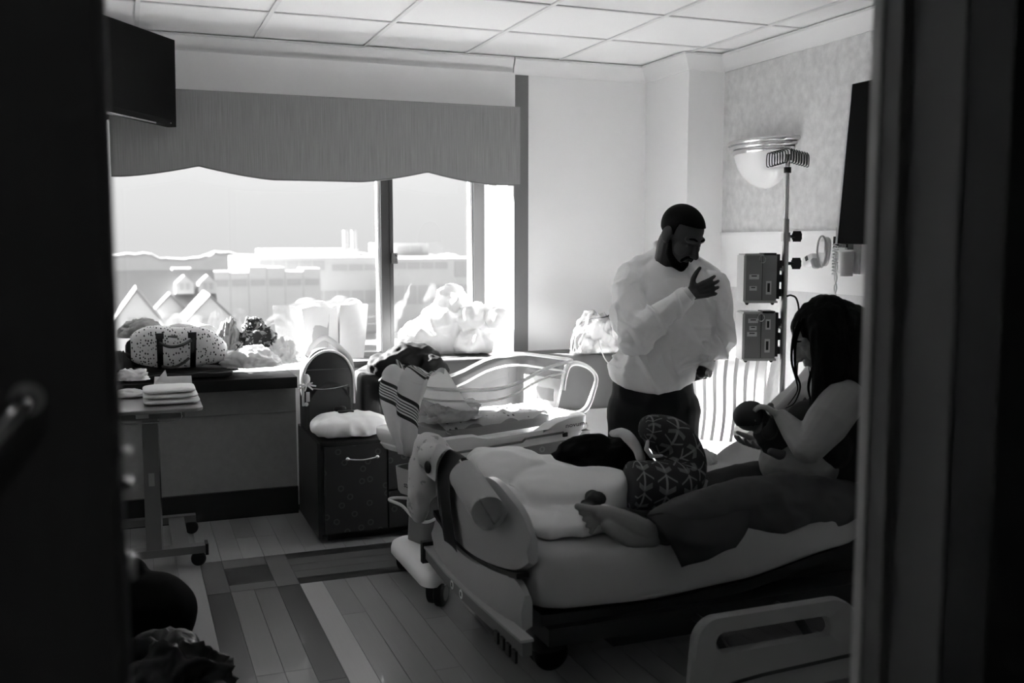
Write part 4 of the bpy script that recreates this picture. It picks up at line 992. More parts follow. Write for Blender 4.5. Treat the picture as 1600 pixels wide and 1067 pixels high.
cl('black_bag', (-.06, 5.58, .785), (.075, .11, .15), dark_cloth, 'small black bag at the left end of the ledge', 'bag', 31, amp=.2, sub=4)
cl('crumpled_cloth', V((0.609, 5.533, 0.834)), (.155, .09, .10), pale_cloth, 'pale crumpled cloth hanging at the ledge front', 'cloth', 41, amp=.34, fold=8)
def print_(nt):
    n = noise_of(nt, xyz(nt, 'Object'), 34., 3); return n.gt(.52) * .22 + .03
cl('printed_cloth', V((0.655, 5.738, 0.906)), (.12, .07, .13), mat('dark_printed_cloth', .1, .9, pattern=print_), 'dark printed cloth heaped behind the pale cloth', 'cloth', 43, amp=.45, fold=9)
cl('grey_scarf', V((0.516, 5.749, 0.911)), (.055, .06, .15), grey_cloth, 'grey scarf rising beside the spotted bag', 'scarf', 47, amp=.4, fold=9)
cl('dark_pouch', V((0.462, 5.673, 0.803)), (.09, .08, .06), dark_cloth, 'black pouch between spotted bag and pale cloth', 'pouch', 49, amp=.3, sub=4)
film = clear_mat('crinkled_clear_film', .92, .05, .12, milky=.02)
paper = translucent('white_paper', .62, .0)
cl('plastic_wrap', V((0.795, 5.676, 0.831)), (.085, .07, .115), translucent('crinkled_white_plastic', .8, .02, bump=.2, bs=30), 'crinkled white plastic wrap left of the backpack', 'plastic wrap', 51, amp=.5, fold=10)
# paper gift bags on the sill
def gift(cx, y, w, d, h, lean, rz, label, inner):
    t = thing('gift_bag', label, 'gift bag', (cx, y, .785), 0, 'gift bags on the window sill'); M = Matrix.Translation((cx, y, .786)) @ Matrix.Rotation(rz, 4, 'Z')
    bm = B(); rings = []
    for k in range(9):
        s = k / 8; ww, dd = w / 2 * (1 + .16 * s), d / 2 * (1 - .25 * s)
        rings.append([M @ V((x * ww + lean * s, yy * dd + .008 * sin(x * 3 + s * 5), h * s + (.010 * sin(x * 5 + cx * 9) if k == 8 else 0))) for x, yy in ((-1, -1), (-.33, -1), (.33, -1), (1, -1), (1, 0), (1, 1), (.33, 1), (-.33, 1), (-1, 1), (-1, 0))])
    loft(bm, rings, cap=False); build('bag_sides', bm, paper if inner else film, t, angle=30)
    build('bag_base', BX(-w / 2, w / 2, -d / 2, d / 2, 0, .003, M=M), paper, t, smooth=False)
    if inner: build('tissue', superbox(B(), M @ V((lean * .9, 0, h * .96)), (w * .42, d * .28, .05), 2, 18, q=2), translucent('tissue_paper', .7, .0, bump=.3, bs=50), t)
    return t
gift(1.06, 5.93, .19, .10, .34, -.01, .15, 'tall white gift bag standing left on the sill', True)
gift(.90, 5.94, .16, .09, .35, -.02, -.1, 'clear gift bag leaning beside the two white ones', False)
gift(1.235, 5.94, .15, .09, .35, .03, .05, 'narrow white gift bag nearest the mullion', True)
tag(build('grey_card', BX(-.06, .06, -.0015, .0015, 0, .30, M=Matrix.Translation((1.03, 5.865, .787)) @ Matrix.Rotation(radians(-6), 4, 'X') @ Matrix.Rotation(radians(4), 4, 'Y')), translucent('grey_card_paper', .4, .04), smooth=False), 'tall grey card propped against the gift bags', 'card')
# white bedding piled on the sill
bm = B(); ball(bm, V((1.817, 5.790, 0.955)), (.20, .12, .17)); ball(bm, V((1.847, 5.816, 1.110)), (.10, .09, .12)); ball(bm, V((1.967, 5.717, 1.016)), (.13, .10, .10)); ball(bm, V((1.679, 5.805, 0.900)), (.16, .12, .12)); ball(bm, V((1.935, 5.651, 0.886)), (.10, .10, .09)); ball(bm, V((2.050, 5.626, 1.070)), (.05, .08, .06))
for v in bm.verts:
    if v.co.z < .79: v.co.z = .79
me = displace(remesh(bm, .013, 4), lambda p, n: n * (.042 * (ridge(p, 7., 3) - .45) + .016 * ridge(p, 17., 6)))
for v in me.vertices:
    if v.co.z < .788: v.co.z = .788
    if v.co.y > 6.06: v.co.y = 6.06 + (v.co.y - 6.06) * .1
    if v.co.x > 2.18: v.co.x = 2.18
    if v.co.y < 5.69 and v.co.z < .845: v.co.y = 5.69
tag(link('bedding_pile', me, translucent('white_bedding', .86, .03)), 'big pile of crumpled white bedding on the sill by the right pane', 'bedding')
# clear bag of white things behind the man
bg_ = thing('plastic_bag', 'clear plastic bag with dark drawstring on the backrest ledge', 'bag', (2.84, 5.57, .84))
heap('contents', V((2.633, 5.356, 0.853)), (.135, .07, .185), translucent('bagged_white_paper', .8, .02), bg_, seed=61, amp=.42, fold=9)
heap('film', V((2.622, 5.360, 0.849)), (.165, .085, .235), clear_mat('thin_bag_film', .90, .06, .15, milky=.06), bg_, seed=63, amp=.30, fold=6, sub=4)
build('drawstring', tube(B(), smooth_path([V((2.461, 5.370, 0.862)), V((2.478, 5.372, 0.950)), V((2.521, 5.375, 1.033)), V((2.574, 5.335, 1.053)), V((2.635, 5.313, 1.061)), V((2.676, 5.309, 1.075)), V((2.701, 5.326, 1.120)), V((2.721, 5.316, 1.097)), V((2.741, 5.304, 1.059))], 5), .0045, 6), black_plastic, bg_)
build('tube_line', tube(B(), smooth_path([V((2.591, 5.273, 0.936)), V((2.590, 5.235, 0.871)), V((2.578, 5.159, 0.826)), V((2.584, 5.089, 0.797))], 5), .0035, 6), mat('white_line', .8, .4), bg_)
build('back_ledge', BX(1.16, 3.10, 5.515, 5.679, .80, .8365), vinyl_grey, daybed, bevel=.004)
# --- backpack and jacket on the daybed (seat at .60)
bp = thing('backpack', 'black backpack with pale piping standing on the daybed end', 'backpack', (.955, 5.27, .53)); bpm = mat('black_backpack_nylon', .030, .55, var=.2, vs=12); pip = mat('pale_piping', .70, .5)
def arch(w, h, y, n=28, z0=.531, cx=.965):
    o = [V((cx + w / 2, y, z0)), V((cx + w / 2, y, z0 + h * .30))]
    for k in range(n + 1):
        a = pi * k / n; o.append(V((cx + w / 2 * cos(a), y, z0 + h - w * .62 + w * .62 * sin(a))))
    o += [V((cx - w / 2, y, z0 + h * .30)), V((cx - w / 2, y, z0))]; return o
build('pack_body', loft(B(), [arch(.235, .386, 5.165), arch(.27, .406, 5.18), arch(.275, .416, 5.25), arch(.25, .411, 5.34)]), bpm, bp, angle=50)
build('piping', tube(B(), [p + V((0, -.004, .002)) for p in arch(.268, .407, 5.178)[1:-1]], .007, 8), pip, bp)
build('front_pocket', loft(B(), [[p + V((0, 0, 0)) for p in arch(.215, .236, 5.140)], arch(.235, .246, 5.152), arch(.238, .25, 5.170)]), bpm, bp, angle=50)
build('pocket_zip', tube(B(), smooth_path([(.862, 5.137, .752), (.92, 5.134, .745), (.99, 5.134, .748), (1.06, 5.137, .760)], 5), .003, 6), chrome, bp)
build('top_zip', BX(.85, 1.065, 5.159, 5.163, .842, .846), mat('zip_grey', .10, .4), bp, smooth=False)
build('carry_loop', tube(B(), smooth_path([(.86, 5.22, .91), (.90, 5.25, .965), (.965, 5.27, 1.0), (1.03, 5.26, .955), (1.09, 5.24, .885), (1.10, 5.22, .80)], 6), .017, 8, squash=.45), pip, bp)
build('zip_pull', BX(1.055, 1.066, 5.128, 5.134, .705, .752), black_plastic, bp, bevel=.002)
kc = build('key_charm', ball(B(), (.842, 5.13, .80), (.020, .014, .03)), mat('charm_pale', .62, .7), bp)
for k in range(7):
    a = k * .9; build('charm_petal', rcone(B(), (.842, 5.125, .775), (.842 + .045 * cos(a), 5.12, .765 + .022 * sin(a)), .006, .004, 8), mat('charm_pale', .62), kc)
build('charm_tag', BX(.838, .856, 5.12, 5.126, .685, .735), mat('charm_metal', .6, .3, metal=.6), kc, bevel=.002); build('charm_bead', ball(B(), (.838, 5.12, .672), .011, sub=2), mat('charm_pale', .62), kc)
bm = B(); ball(bm, V((1.419, 5.223, 0.858)), (.17, .10, .10)); ball(bm, V((1.282, 5.250, 0.826)), (.09, .09, .08)); ball(bm, V((1.519, 5.132, 0.776)), (.09, .09, .12)); ball(bm, V((1.356, 5.126, 0.733)), (.13, .08, .12))
me = displace(remesh(bm, .010, 5), lambda p, n: n * (.014 * (ridge(p, 10., 4) - .5) + .008 * ridge(p, 24., 2)))
tag(link('puffer_jacket', me, mat('black_puffer_nylon', .012, .7, spec=.12)), 'black puffer jacket thrown over the daybed backrest', 'jacket')
pl = B(); superbox(pl, (1.03, 4.985, .578), (.20, .155, .062), 3.2, 40, q=2.2, M=Matrix.Rotation(radians(4), 3, 'Z'))
me = displace(remesh(pl, .010, 3), lambda p, n: n * (.012 * (ridge(p, 11., 7) - .5) + .004 * fnoise(p, 26, 3)))
for v in me.vertices: v.co.z = max(v.co.z, .530)
tag(link('white_pillow', me, mat('white_pillow_cotton', .90, .85, spec=.1)), 'white pillow lying on the front of the daybed', 'pillow')
ph = tag(build('dark_pouch_small', superbox(B(), V((1.0, 5.06, .648)), (.033, .018, .014), 3, 20), black_plastic), 'small oval black case on the white pillow', 'case')
tag(build('mobile_phone', superbox(B(), (1.015, 4.985, .646), (.040, .020, .005), 8, 20), black_plastic), 'thin black phone on the white pillow', 'phone')
# --- overbed table top (at .778)
cl('crumpled_paper', V((0.003, 5.080, 0.851)), (.075, .06, .045), pale_cloth, 'crumpled pale paper at the left of the overbed table', 'paper', 71, amp=.5, fold=10, sub=4)
cl('pale_wrapper', V((-0.006, 4.968, 0.786)), (.09, .05, .03), pale_cloth, 'flat pale wrapper on the overbed table front', 'wrapper', 73, amp=.4, sub=4)
tw = thing('folded_linen', 'stack of folded white linen on the overbed table', 'linen', (.15, 4.74, .78))
for k, (dz, s) in enumerate(((.0, 1.0), (.024, .97), (.048, .93))):
    b_ = B(); superbox(b_, (.165 - .004 * k, 4.755, .793 + dz), (.122 * s, .115 * s, .0145), 7, 36, q=2.6)
    for v in b_.verts: v.co.z = max(.7787, v.co.z + .004 * fnoise(v.co, 14., k)); 
    build('folded_sheet', b_, mat('white_linen', .70, .9, spec=.1), tw, angle=180)
tag(build('paper_packet', loft(B(), [[V((.09, 4.90, .779)), V((.09, 4.93, .779)), V((.10, 4.935, .875)), V((.10, 4.925, .875))], [V((.27, 4.90, .779)), V((.27, 4.93, .779)), V((.265, 4.935, .872)), V((.265, 4.925, .872))]]), translucent('white_paper', .82), smooth=False), 'white paper packet standing behind the folded linen', 'packet')
tag(build('folded_napkin', loft(B(), [[V((.10, 4.895, .852)), V((.16, 4.895, .852)), V((.148, 4.895, .912))], [V((.10, 4.892, .852)), V((.16, 4.892, .852)), V((.148, 4.892, .912))]]), translucent('white_paper', .82), smooth=False), 'pointed white napkin by the paper packet', 'napkin')

# --- striped hospital blanket over the bassinet's left end
def stripes(nt):
    t_ = nt.nodes.new('ShaderNodeTexCoord'); u, v, _ = sep(nt, t_.outputs['UV']); w = u + v * .16
    d = None
    for a, b in ((.425, .445), (.455, .462), (.470, .477), (.485, .492), (.502, .522), (.70, .722), (.732, .739), (.748, .755), (.764, .771), (.780, .787), (.797, .82)):
        k = w.gt(a) * w.lt(b); d = k if d is None else d.mx(k)
    return d * -.72 + .80
key = [V((-.16, -.02, .735)), V((-.26, -.02, .76)), V((-.34, -.02, .86)), V((-.395, -.02, .935)), V((-.44, -.02, .945)), V((-.485, -.02, .90)), V((-.515, -.03, .83)), V((-.53, -.05, .75)), V((-.53, -.07, .67)), V((-.52, -.09, .585))]
kp = smooth_path(key, 7)
def drape(u, v):
    i = u * (len(kp) - 1); i0 = min(int(i), len(kp) - 2); p = kp[i0].lerp(kp[i0 + 1], i - i0); w = .19 * (1 - .80 * max(0, (u - .62) / .38) ** 1.2); vv = 2 * v - 1
    p.y += vv * w; fold_ = sin(vv * 7 + u * 5) * .020 * min(1, u * 2) + .010 * fnoise(V((u * 6, v * 4, 0)), 1.3, 3)
    p.x += -fold_ * (1 if u > .4 else .3) + .02 * vv * vv; p.z += fold_ * (1 if u < .55 else .2) + (.018 * abs(vv) if u < .35 else -.012 * vv * vv)
    return p
sb_ = sheet('striped_blanket', 96, 30, drape, mat('striped_flannel', .68, .95, pattern=stripes, bump=.05, bs=40), None, .006)
nt_ = MATS['striped_flannel'].node_tree; tl_ = nt_.nodes.new('ShaderNodeBsdfTranslucent'); mx_ = nt_.nodes.new('ShaderNodeMixShader'); mx_.inputs[0].default_value = .3     # thin flannel lets daylight through
pb_ = nt_.nodes['Principled BSDF']; nt_.links.new(pb_.inputs['Base Color'].links[0].from_socket, tl_.inputs[0]); nt_.links.new(pb_.outputs[0], mx_.inputs[1]); nt_.links.new(tl_.outputs[0], mx_.inputs[2]); nt_.links.new(mx_.outputs[0], nt_.nodes['Material Output'].inputs[0])
sb_.location = BAS; sb_.rotation_euler = (0, 0, BRZ); tag(sb_, 'white flannel blanket with dark stripes draped over the bassinet end', 'blanket')
hb = heap('swaddle_cloth', (-.20, -.04, .705), (.115, .09, .075), pale_cloth, seed=81, amp=.45, fold=9); hb.location = BAS; hb.rotation_euler = (0, 0, BRZ); tag(hb, 'crumpled pale cloth inside the bassinet', 'cloth')

# --- dark bags on the floor by the door
fb = thing('black_backpack', 'rounded black bag standing on the floor behind the door', 'bag', (.02, 3.72, 0))
bm = B(); ball(bm, (.03, 3.74, .15), (.17, .16, .16)); ball(bm, (-.03, 3.80, .30), (.06, .06, .06)); ball(bm, (-.05, 3.72, .10), (.2, .16, .1))
for v in bm.verts: v.co.z = max(v.co.z, .004)
link('bag_body', displace(remesh(bm, .012, 6), lambda p, n: n * .006 * fnoise(p, 12, 3) * (1 if p.z > .03 else 0)), mat('black_bag_nylon', .003, .8, spec=.05), fb)
heap('glossy_black_bag', (.05, 3.36, .003), (.21, .15, .20), mat('glossy_black_vinyl', .006, .3, spec=.25), None, seed=91, amp=.30, fold=7); tag(bpy.data.objects['glossy_black_bag'], 'glossy black crumpled bag at the lower left on the floor', 'bag')

# ================================================================== people
def head_blobs(bm, c, R, s=1.0, neck=None, male=True):
    def T(x, y, z): return V(c) + R @ V((x * s, y * s, z * s))
    def el(x, y, z, a, b, d): ball(bm, T(x, y, z), (a * s, b * s, d * s), R, 3)
    el(0, -.012, .030, .076, .098, .086); el(0, .030, -.030, .061, .066, .086); el(0, .040, -.082, .044, .046, .034)
    el(0, .076, -.098, .020, .018, .018); el(-.040, .058, -.030, .026, .030, .032); el(.040, .058, -.030, .026, .030, .032)
    rcone(bm, T(-.046, .072, .022), T(0, .088, .020), .013 * s, .012 * s); rcone(bm, T(.046, .072, .022), T(0, .088, .020), .013 * s, .012 * s)
    rcone(bm, T(0, .090, .008), T(0, .118, -.034), .009 * s, .013 * s); ball(bm, T(-.012, .106, -.038), .009 * s, sub=2); ball(bm, T(.012, .106, -.038), .009 * s, sub=2)
    for q in (-1, 1):
        ball(bm, T(.031 * q, .076, -.002), (.015 * s, .013 * s, .011 * s), R, 2); el(.079 * q, -.012, -.008, .011, .026, .036); el(.074 * q, -.002, -.03, .012, .016, .016)
    rcone(bm, T(-.022, .088, -.060), T(.022, .088, -.060), .0075 * s, .0075 * s); rcone(bm, T(-.020, .087, -.070), T(.020, .087, -.070), .0085 * s, .0085 * s); rcone(bm, T(-.01, .094, -.062), T(.01, .094, -.069), .007 * s, .008 * s)
    if neck is not None: chain(bm, [T(0, -.025, -.06), V(neck)], [.058 * s, .066 * s])
    return T
def hand(bm, wrist, d, n, curl, spread=.16, s=1.0, thumb=(.55, .8, .1), side=1):
    d = V(d).normalized(); n = V(n); n = (n - d * n.dot(d)).normalized(); l = d.cross(n) * side; w = V(wrist)
    rcone(bm, w - d * .03 * s, w + d * .02 * s, .026 * s, .025 * s)
    for k in range(4):
        kn = w + d * (.088 - .005 * abs(k - 1.2)) * s + l * (.032 - .0215 * k) * s
        rcone(bm, w + d * .012 * s + l * (.016 - .011 * k) * s, kn, .017 * s, .0125 * s, 10)
        L = (.072, .080, .074, .058)[k] * s; dd = (d + l * spread * (1.4 - k)).normalized(); p = kn; ang = 0
        for seg, (fr_, r0, r1) in enumerate(((.45, .0112, .0100), (.31, .0100, .0092), (.24, .0092, .0076))):
            ang += curl[k] * (.8, 1.1, .8)[seg]; q = p + (dd * cos(ang) + n * sin(ang)) * L * fr_
            rcone(bm, p, q, r0 * s, r1 * s, 10); p = q
    t0 = w + d * .018 * s + l * .026 * s; td = (d * thumb[0] + l * thumb[1] + n * thumb[2]).normalized(); t1 = t0 + td * .042 * s; td2 = (td + d * .5).normalized(); t2 = t1 + td2 * .034 * s; t3 = t2 + (td2 + d * .25 + n * .2).normalized() * .026 * s
    chain(bm, [t0, t1, t2, t3], [.017 * s, .0135 * s, .0115 * s, .009 * s], 10)
def ellipse_rings(bm, rows, fx=None, fy=None, n=28, p=2.3):
    fx = fx or ax; fy = fy or ay; rings = []
    for c, hw, hd in rows:
        r = []
        for k in range(n):
            a = 2 * pi * k / n; r.append(V(c) + fx * math.copysign(abs(cos(a)) ** (2 / p), cos(a)) * hw + fy * math.copysign(abs(sin(a)) ** (2 / p), sin(a)) * hd)
        rings.append(r)
    return loft(bm, rings)
UP = V((0, 0, 1)); TC = -ay           # towards the camera, level
skin_man = mat('brown_skin', .055, .55, spec=.25, var=.05, vs=20); skin_woman = mat('olive_skin', .21, .5, spec=.4, var=.04, vs=20); skin_baby = mat('newborn_skin', .10, .55)
hair_m = mat('black_hair', .004, .75, spec=.08, bump=.25, bs=220)

# ---------------------------------------------------------------- standing man
man = thing('person', 'man standing in a pale sweatshirt, head bowed, hand on his chest', 'person', (2.42, 4.16, 0))
hc = V((2.417, 4.058, 1.543)); f_ = ax * .52 + TC * .62 - UP * .55; hR = orient(f_, UP + ax * .22 + TC * .2)
bm = B(); nk = V((2.409, 4.163, 1.380))
HT = head_blobs(bm, hc, hR, 1.12, nk)
ellipse_rings(bm, [(V((2.419, 4.167, 1.355)), .10, .07), (V((2.414, 4.162, 1.288)), .19, .10), (V((2.397, 4.146, 1.075)), .165, .105), (V((2.360, 4.148, 0.860)), .155, .105), (V((2.339, 4.156, 0.751)), .165, .11)])
sh_r, el_r, wr_r = V((2.247, 4.238, 1.300)), V((2.161, 4.033, 1.080)), V((2.372, 3.907, 1.273))
sh_l, el_l, wr_l = V((2.603, 4.079, 1.295)), V((2.659, 4.098, 1.070)), V((2.510, 4.007, 0.895))
chain(bm, [sh_r, el_r, wr_r], [.055, .045, .030]); chain(bm, [sh_l, el_l, wr_l], [.055, .045, .030])
hand(bm, wr_r + ax * .004, ax * .90 + UP * .30 + TC * .12, ay, (.40, .42, .44, .46), .12, .95, thumb=(.40, .9, -.05))
hand(bm, wr_l, -ax * .85 - UP * .30 + ay * .55, ay * .8 - ax * .2, (.2, .2, .2, .2), .03, .8, thumb=(1., .12, .1))
hipL, hipR = V((2.445, 4.120, 0.704)), V((2.235, 4.201, 0.704))
ftL, ftR = V((hipL.x + .01, hipL.y + .02, .09)), V((hipR.x - .01, hipR.y + .03, .09))
for h_, f2 in ((hipL, ftL), (hipR, ftR)):
    k_ = (h_ + f2) / 2 + TC * .02; chain(bm, [h_, k_, f2], [.085, .06, .045]); chain(bm, [f2, f2 + V((0, 0, -.045)) + TC * .14], [.045, .035])
link('body', remesh(bm, .0042, 3, .5), skin_man, man)
# short hair: skull cap pulled under the skin outside the hairline
def cap_hair(c, R, s, rad, inside, grow, m, parent, name='hair', sub=6, off=(0, -.012, .030), jit=.0):
    bm = B(); bmesh.ops.create_icosphere(bm, subdivisions=sub, radius=1.0)
    for v in bm.verts:
        d = v.co.copy(); g = grow if inside(d) else .86
        v.co = V(c) + R @ V(((d.x * rad[0] * g + off[0]) * s, (d.y * rad[1] * g + off[1]) * s, (d.z * rad[2] * g + off[2]) * s))
    return build(name, bm, m, parent, angle=180)
cap_hair(hc, hR, 1.12, (.076, .098, .086), lambda d: (d.z > .22 + .35 * max(0, d.y)) or (d.y < .05 and d.z > -.62 - .2 * d.y) or (d.y < .28 and d.z > -.30), 1.06, hair_m, man)
# beard hugging jaw and chin
bm = B()
def jawT(x, y, z): return HT(x, y, z)
chain(bm, [jawT(-.066, .012, -.030), jawT(-.056, .034, -.078), jawT(-.030, .066, -.104), jawT(0, .080, -.110), jawT(.030, .066, -.104), jawT(.056, .034, -.078), jawT(.066, .012, -.030)], [.010, .018, .021, .023, .021, .018, .010], 12)
chain(bm, [jawT(-.030, .086, -.074), jawT(-.022, .095, -.052), jawT(0, .101, -.048), jawT(.022, .095, -.052), jawT(.030, .086, -.074)], [.008, .007, .008, .007, .008], 10)
ball(bm, jawT(0, .087, -.090), (.022, .014, .016), hR)
link('beard', remesh(bm, .004, 2), hair_m, man)
bm = B()
for q in (-1, 1): chain(bm, [HT(.050 * q, .078, .026), HT(.032 * q, .090, .033), HT(.014 * q, .094, .028)], [.005, .006, .005], 8)
link('eyebrows', remesh(bm, .003, 1), hair_m, man)
# sweatshirt
sw_m = mat('pale_sweatshirt_cotton', .90, .92, spec=.08, bump=.05, bs=60)
bm = B()
rcone(bm, V((2.408, 4.224, 1.446)), V((2.263, 4.269, 1.348)), .050, .062); rcone(bm, V((2.500, 4.187, 1.434)), V((2.623, 4.129, 1.335)), .050, .062)
ellipse_rings(bm, [(V((2.431, 4.192, 1.483)), .068, .062), (V((2.424, 4.167, 1.425)), .092, .075), (V((2.420, 4.164, 1.380)), .145, .09), (V((2.417, 4.164, 1.319)), .205, .115), (V((2.414, 4.155, 1.227)), .222, .132), (V((2.410, 4.144, 1.105)), .212, .142), (V((2.389, 4.141, 0.998)), .212, .145), (V((2.357, 4.143, 0.907)), .222, .148), (V((2.335, 4.152, 0.854)), .222, .148), (V((2.330, 4.155, 0.817)), .208, .140), (V((2.330, 4.153, 0.799)), .195, .13)])
chain(bm, [sh_r, (sh_r + el_r) / 2 + ax * -.012, el_r, (el_r + wr_r) / 2, wr_r - (wr_r - el_r).normalized() * .035], [.086, .085, .080, .066, .046], 16)
chain(bm, [sh_l, (sh_l + el_l) / 2 + ax * .008, el_l, (el_l + wr_l) / 2, wr_l - (wr_l - el_l).normalized() * .035], [.078, .074, .072, .062, .048], 16)
me = remesh(bm, .006, 7, .5)
R1 = Matrix.Rotation(radians(20), 3, ay)
def shirt_fold(p, n):
    q = R1 @ (p - V((2.366, 4.104, 1.079))); a = V((q.dot(ax) * 9., q.dot(ay) * 7, q.z * 2.6))
    b = V((p.x * 9, p.y * 9, p.z * 13))
    w = min(1, max(.30, (1.42 - p.z) * 2.2)) * min(1, max(.15, (p.z - .83) * 9))
    return n * w * (.026 * max(-.3, 1 - abs(noise.noise(a)) * 6.) + .008 * max(-.3, 1 - abs(noise.noise(b * 1.1 + V((7, 3, 1)))) * 5.5) + .002 * noise.noise(p * 40))
me = displace(me, shirt_fold)
for v in me.vertices:                      # the hem rides up at the sides
    if v.co.z < .95:
        q_ = (v.co - V((2.320, 4.150, 0.831))).dot(ax) / .21; v.co.z += .060 * q_ * q_ * min(1, (.95 - v.co.z) / .08)
shirt = link('sweatshirt', me, sw_m, man)
build('collar', tube(B(), smooth_path([V((2.428, 4.181, 1.471)) + ax * .074 * cos(a) + ay * .066 * sin(a) + UP * (.032 * sin(a) - .022 * cos(a) - .004) for a in [2 * pi * k / 18 for k in range(18)]], 2, True), .011, 10, cap=False), sw_m, shirt)
def cuff(w, e, r, nm='cuff'):
    d = (w - e).normalized(); return build(nm, tube(B(), [w - d * .065, w - d * .05, w - d * .03, w - d * .012], [r * .96, r * 1.04, r * 1.02, r * .92], 20), sw_m, shirt)
cuff(wr_r, el_r, .042); cuff(wr_l, el_l, .044)
d_ = (wr_r - el_r).normalized(); build('wristband', tube(B(), [wr_r - d_ * .010, wr_r + d_ * .012], .034, 20), mat('pale_wristband', .62, .5), man)
d_ = (wr_l - el_l).normalized(); wt = build('watch', tube(B(), [wr_l - d_ * .016, wr_l + d_ * .012], .034, 20), black_plastic, man)
wp = wr_l + ax * .020 + TC * .026; wn_ = (ax * .75 + TC * .65).normalized(); build('watch_case', cyl(B(), wp, wp + wn_ * .014, .021, n=20), steel, wt); build('watch_dial', cyl(B(), wp + wn_ * .0142, wp + wn_ * .0155, .016, n=20), mat('watch_dial', .25, .3), wt)
bm = B()
ellipse_rings(bm, [(V((2.336, 4.166, 0.840)), .19, .125), (V((2.335, 4.162, 0.750)), .198, .135), (V((2.337, 4.157, 0.658)), .20, .135), (V((2.338, 4.156, 0.595)), .185, .12)])
for h_, f2 in ((hipL, ftL), (hipR, ftR)):
    k_ = (h_ + f2) / 2 + TC * .02; chain(bm, [h_, k_, f2 + V((0, 0, .02))], [.112, .086, .072], 16)
link('trousers', displace(remesh(bm, .009, 6), lambda p, n: n * .008 * ridge(p, 9, 3) * .6), mat('black_trousers', .010, .85), man)
for f2 in (ftL, ftR):
    bm = B(); chain(bm, [f2 + V((0, 0, -.040)) + ay * .03, f2 + V((0, 0, -.046)) + TC * .08, f2 + V((0, 0, -.052)) + TC * .16], [.047, .046, .038]); 
    for v in bm.verts: v.co.z = max(v.co.z, .002)
    link('shoe', remesh(bm, .008, 3), black_plastic, man)

# ---------------------------------------------------------------- woman sitting up in bed
wom = thing('person', 'woman in a black tank top sitting in bed and nursing a newborn', 'person', V((2.643, 3.069, 0.450)))
wc = V((2.498, 3.155, 1.144)); wf = -ax * .84 - UP * .52 + TC * .10; wR = orient(wf, UP * 1 - ax * .35)
bm = B(); wnk = V((2.591, 3.143, 0.960))
WT = head_blobs(bm, wc, wR, 1.06, wnk)
shN, elN, wrN = V((2.500, 3.001, 0.913)), V((2.300, 2.943, 0.755)), V((2.294, 3.095, 0.845))
shF, elF, wrF = V((2.578, 3.312, 0.881)), V((2.458, 3.387, 0.743)), V((2.353, 3.295, 0.709))
# trunk
chain(bm, [V((2.594, 3.138, 0.920)), V((2.617, 3.137, 0.797)), V((2.648, 3.141, 0.639)), V((2.711, 3.132, 0.479))], [.10, .135, .145, .16], 20)
ball(bm, V((2.466, 3.133, 0.820)), (.070, .085, .070)); ball(bm, V((2.439, 3.168, 0.645)), (.165, .15, .125)); chain(bm, [shF, V((2.575, 3.197, 0.905)), shN], [.06, .085, .075], 16)
chain(bm, [shN, (shN + elN) / 2, elN], [.082, .082, .060], 18); chain(bm, [elN, elN * .45 + wrN * .55, wrN], [.060, .047, .031], 16)
chain(bm, [shF, elF, wrF], [.062, .048, .032], 16)
hand(bm, wrN, -ax * .62 + UP * .42 + ay * .45, -ax * .55 - UP * .75 + ay * .2, (.50, .52, .54, .56), .06, .80, thumb=(.8, .5, .2), side=-1)
hand(bm, wrF + TC * .05 - UP * .0, -ax * .75 + UP * .05 + TC * .45, UP * .9 + TC * .1, (.28, .30, .32, .36), .14, .92, thumb=(.4, .8, .3), side=1)
hpN, knN, anN = V((2.643, 3.025, 0.445)), V((2.156, 2.979, 0.574)), V((1.632, 2.949, 0.509))
hpF, knF, anF = V((2.725, 3.164, 0.430)), V((2.354, 3.320, 0.541)), V((1.941, 3.348, 0.525))
for a, b, c in ((hpN, knN, anN), (hpF, knF, anF)): chain(bm, [a, b, c], [.10, .068, .042], 16)
# near foot, toes to the left, resting on the mattress
hl = anN + ax * .02 - UP * .02
chain(bm, [anN, V((1.576, 2.953, 0.545)), V((1.507, 2.961, 0.577)), V((1.462, 2.969, 0.592))], [.042, .040, .034, .026], 14); chain(bm, [hl, V((1.574, 2.948, 0.493)), V((1.487, 2.944, 0.548))], [.036, .034, .026], 14)
for k, (x, y) in enumerate(((919, 788), (914, 797), (913, 806), (915, 814), (919, 821))): rcone(bm, V((1.464, 2.968, 0.586)) + UP * (.012 - .008 * k), V((1.464, 2.967, 0.582)) + UP * (.030 - .0225 * k) - ax * (.072 - .011 * k), .014 - .001 * k, (.0135, .0100, .0095, .009, .0085)[k], 10)
chain(bm, [anF, anF - ax * .10 + UP * .01, anF - ax * .17 - UP * .01], [.042, .036, .024], 14)
link('body', remesh(bm, .0045, 3, .5), skin_woman, wom)
# hair
bm = B()
ball(bm, WT(0, -.022, .036), (.090, .112, .096), wR)
chain(bm, [WT(0, -.06, .05), WT(-.02, -.115, -.03), V((2.614, 3.118, 1.015)), V((2.632, 3.101, 0.916)), V((2.621, 3.077, 0.857))], [.085, .088, .082, .062, .03], 16)
chain(bm, [WT(-.055, .0, .06), V((2.451, 3.073, 1.163)), V((2.455, 3.056, 1.067)), V((2.446, 3.054, 0.969)), V((2.421, 3.056, 0.892)), V((2.395, 3.067, 0.853))], [.040, .048, .050, .042, .024, .006], 14)
chain(bm, [WT(-.05, -.05, .05), V((2.482, 3.061, 1.114)), V((2.488, 3.038, 1.018)), V((2.473, 3.035, 0.934))], [.06, .068, .062, .02], 14)
chain(bm, [WT(.05, .0, .07), V((2.557, 3.240, 1.042)), V((2.551, 3.237, 0.888))], [.04, .030, .01], 12)
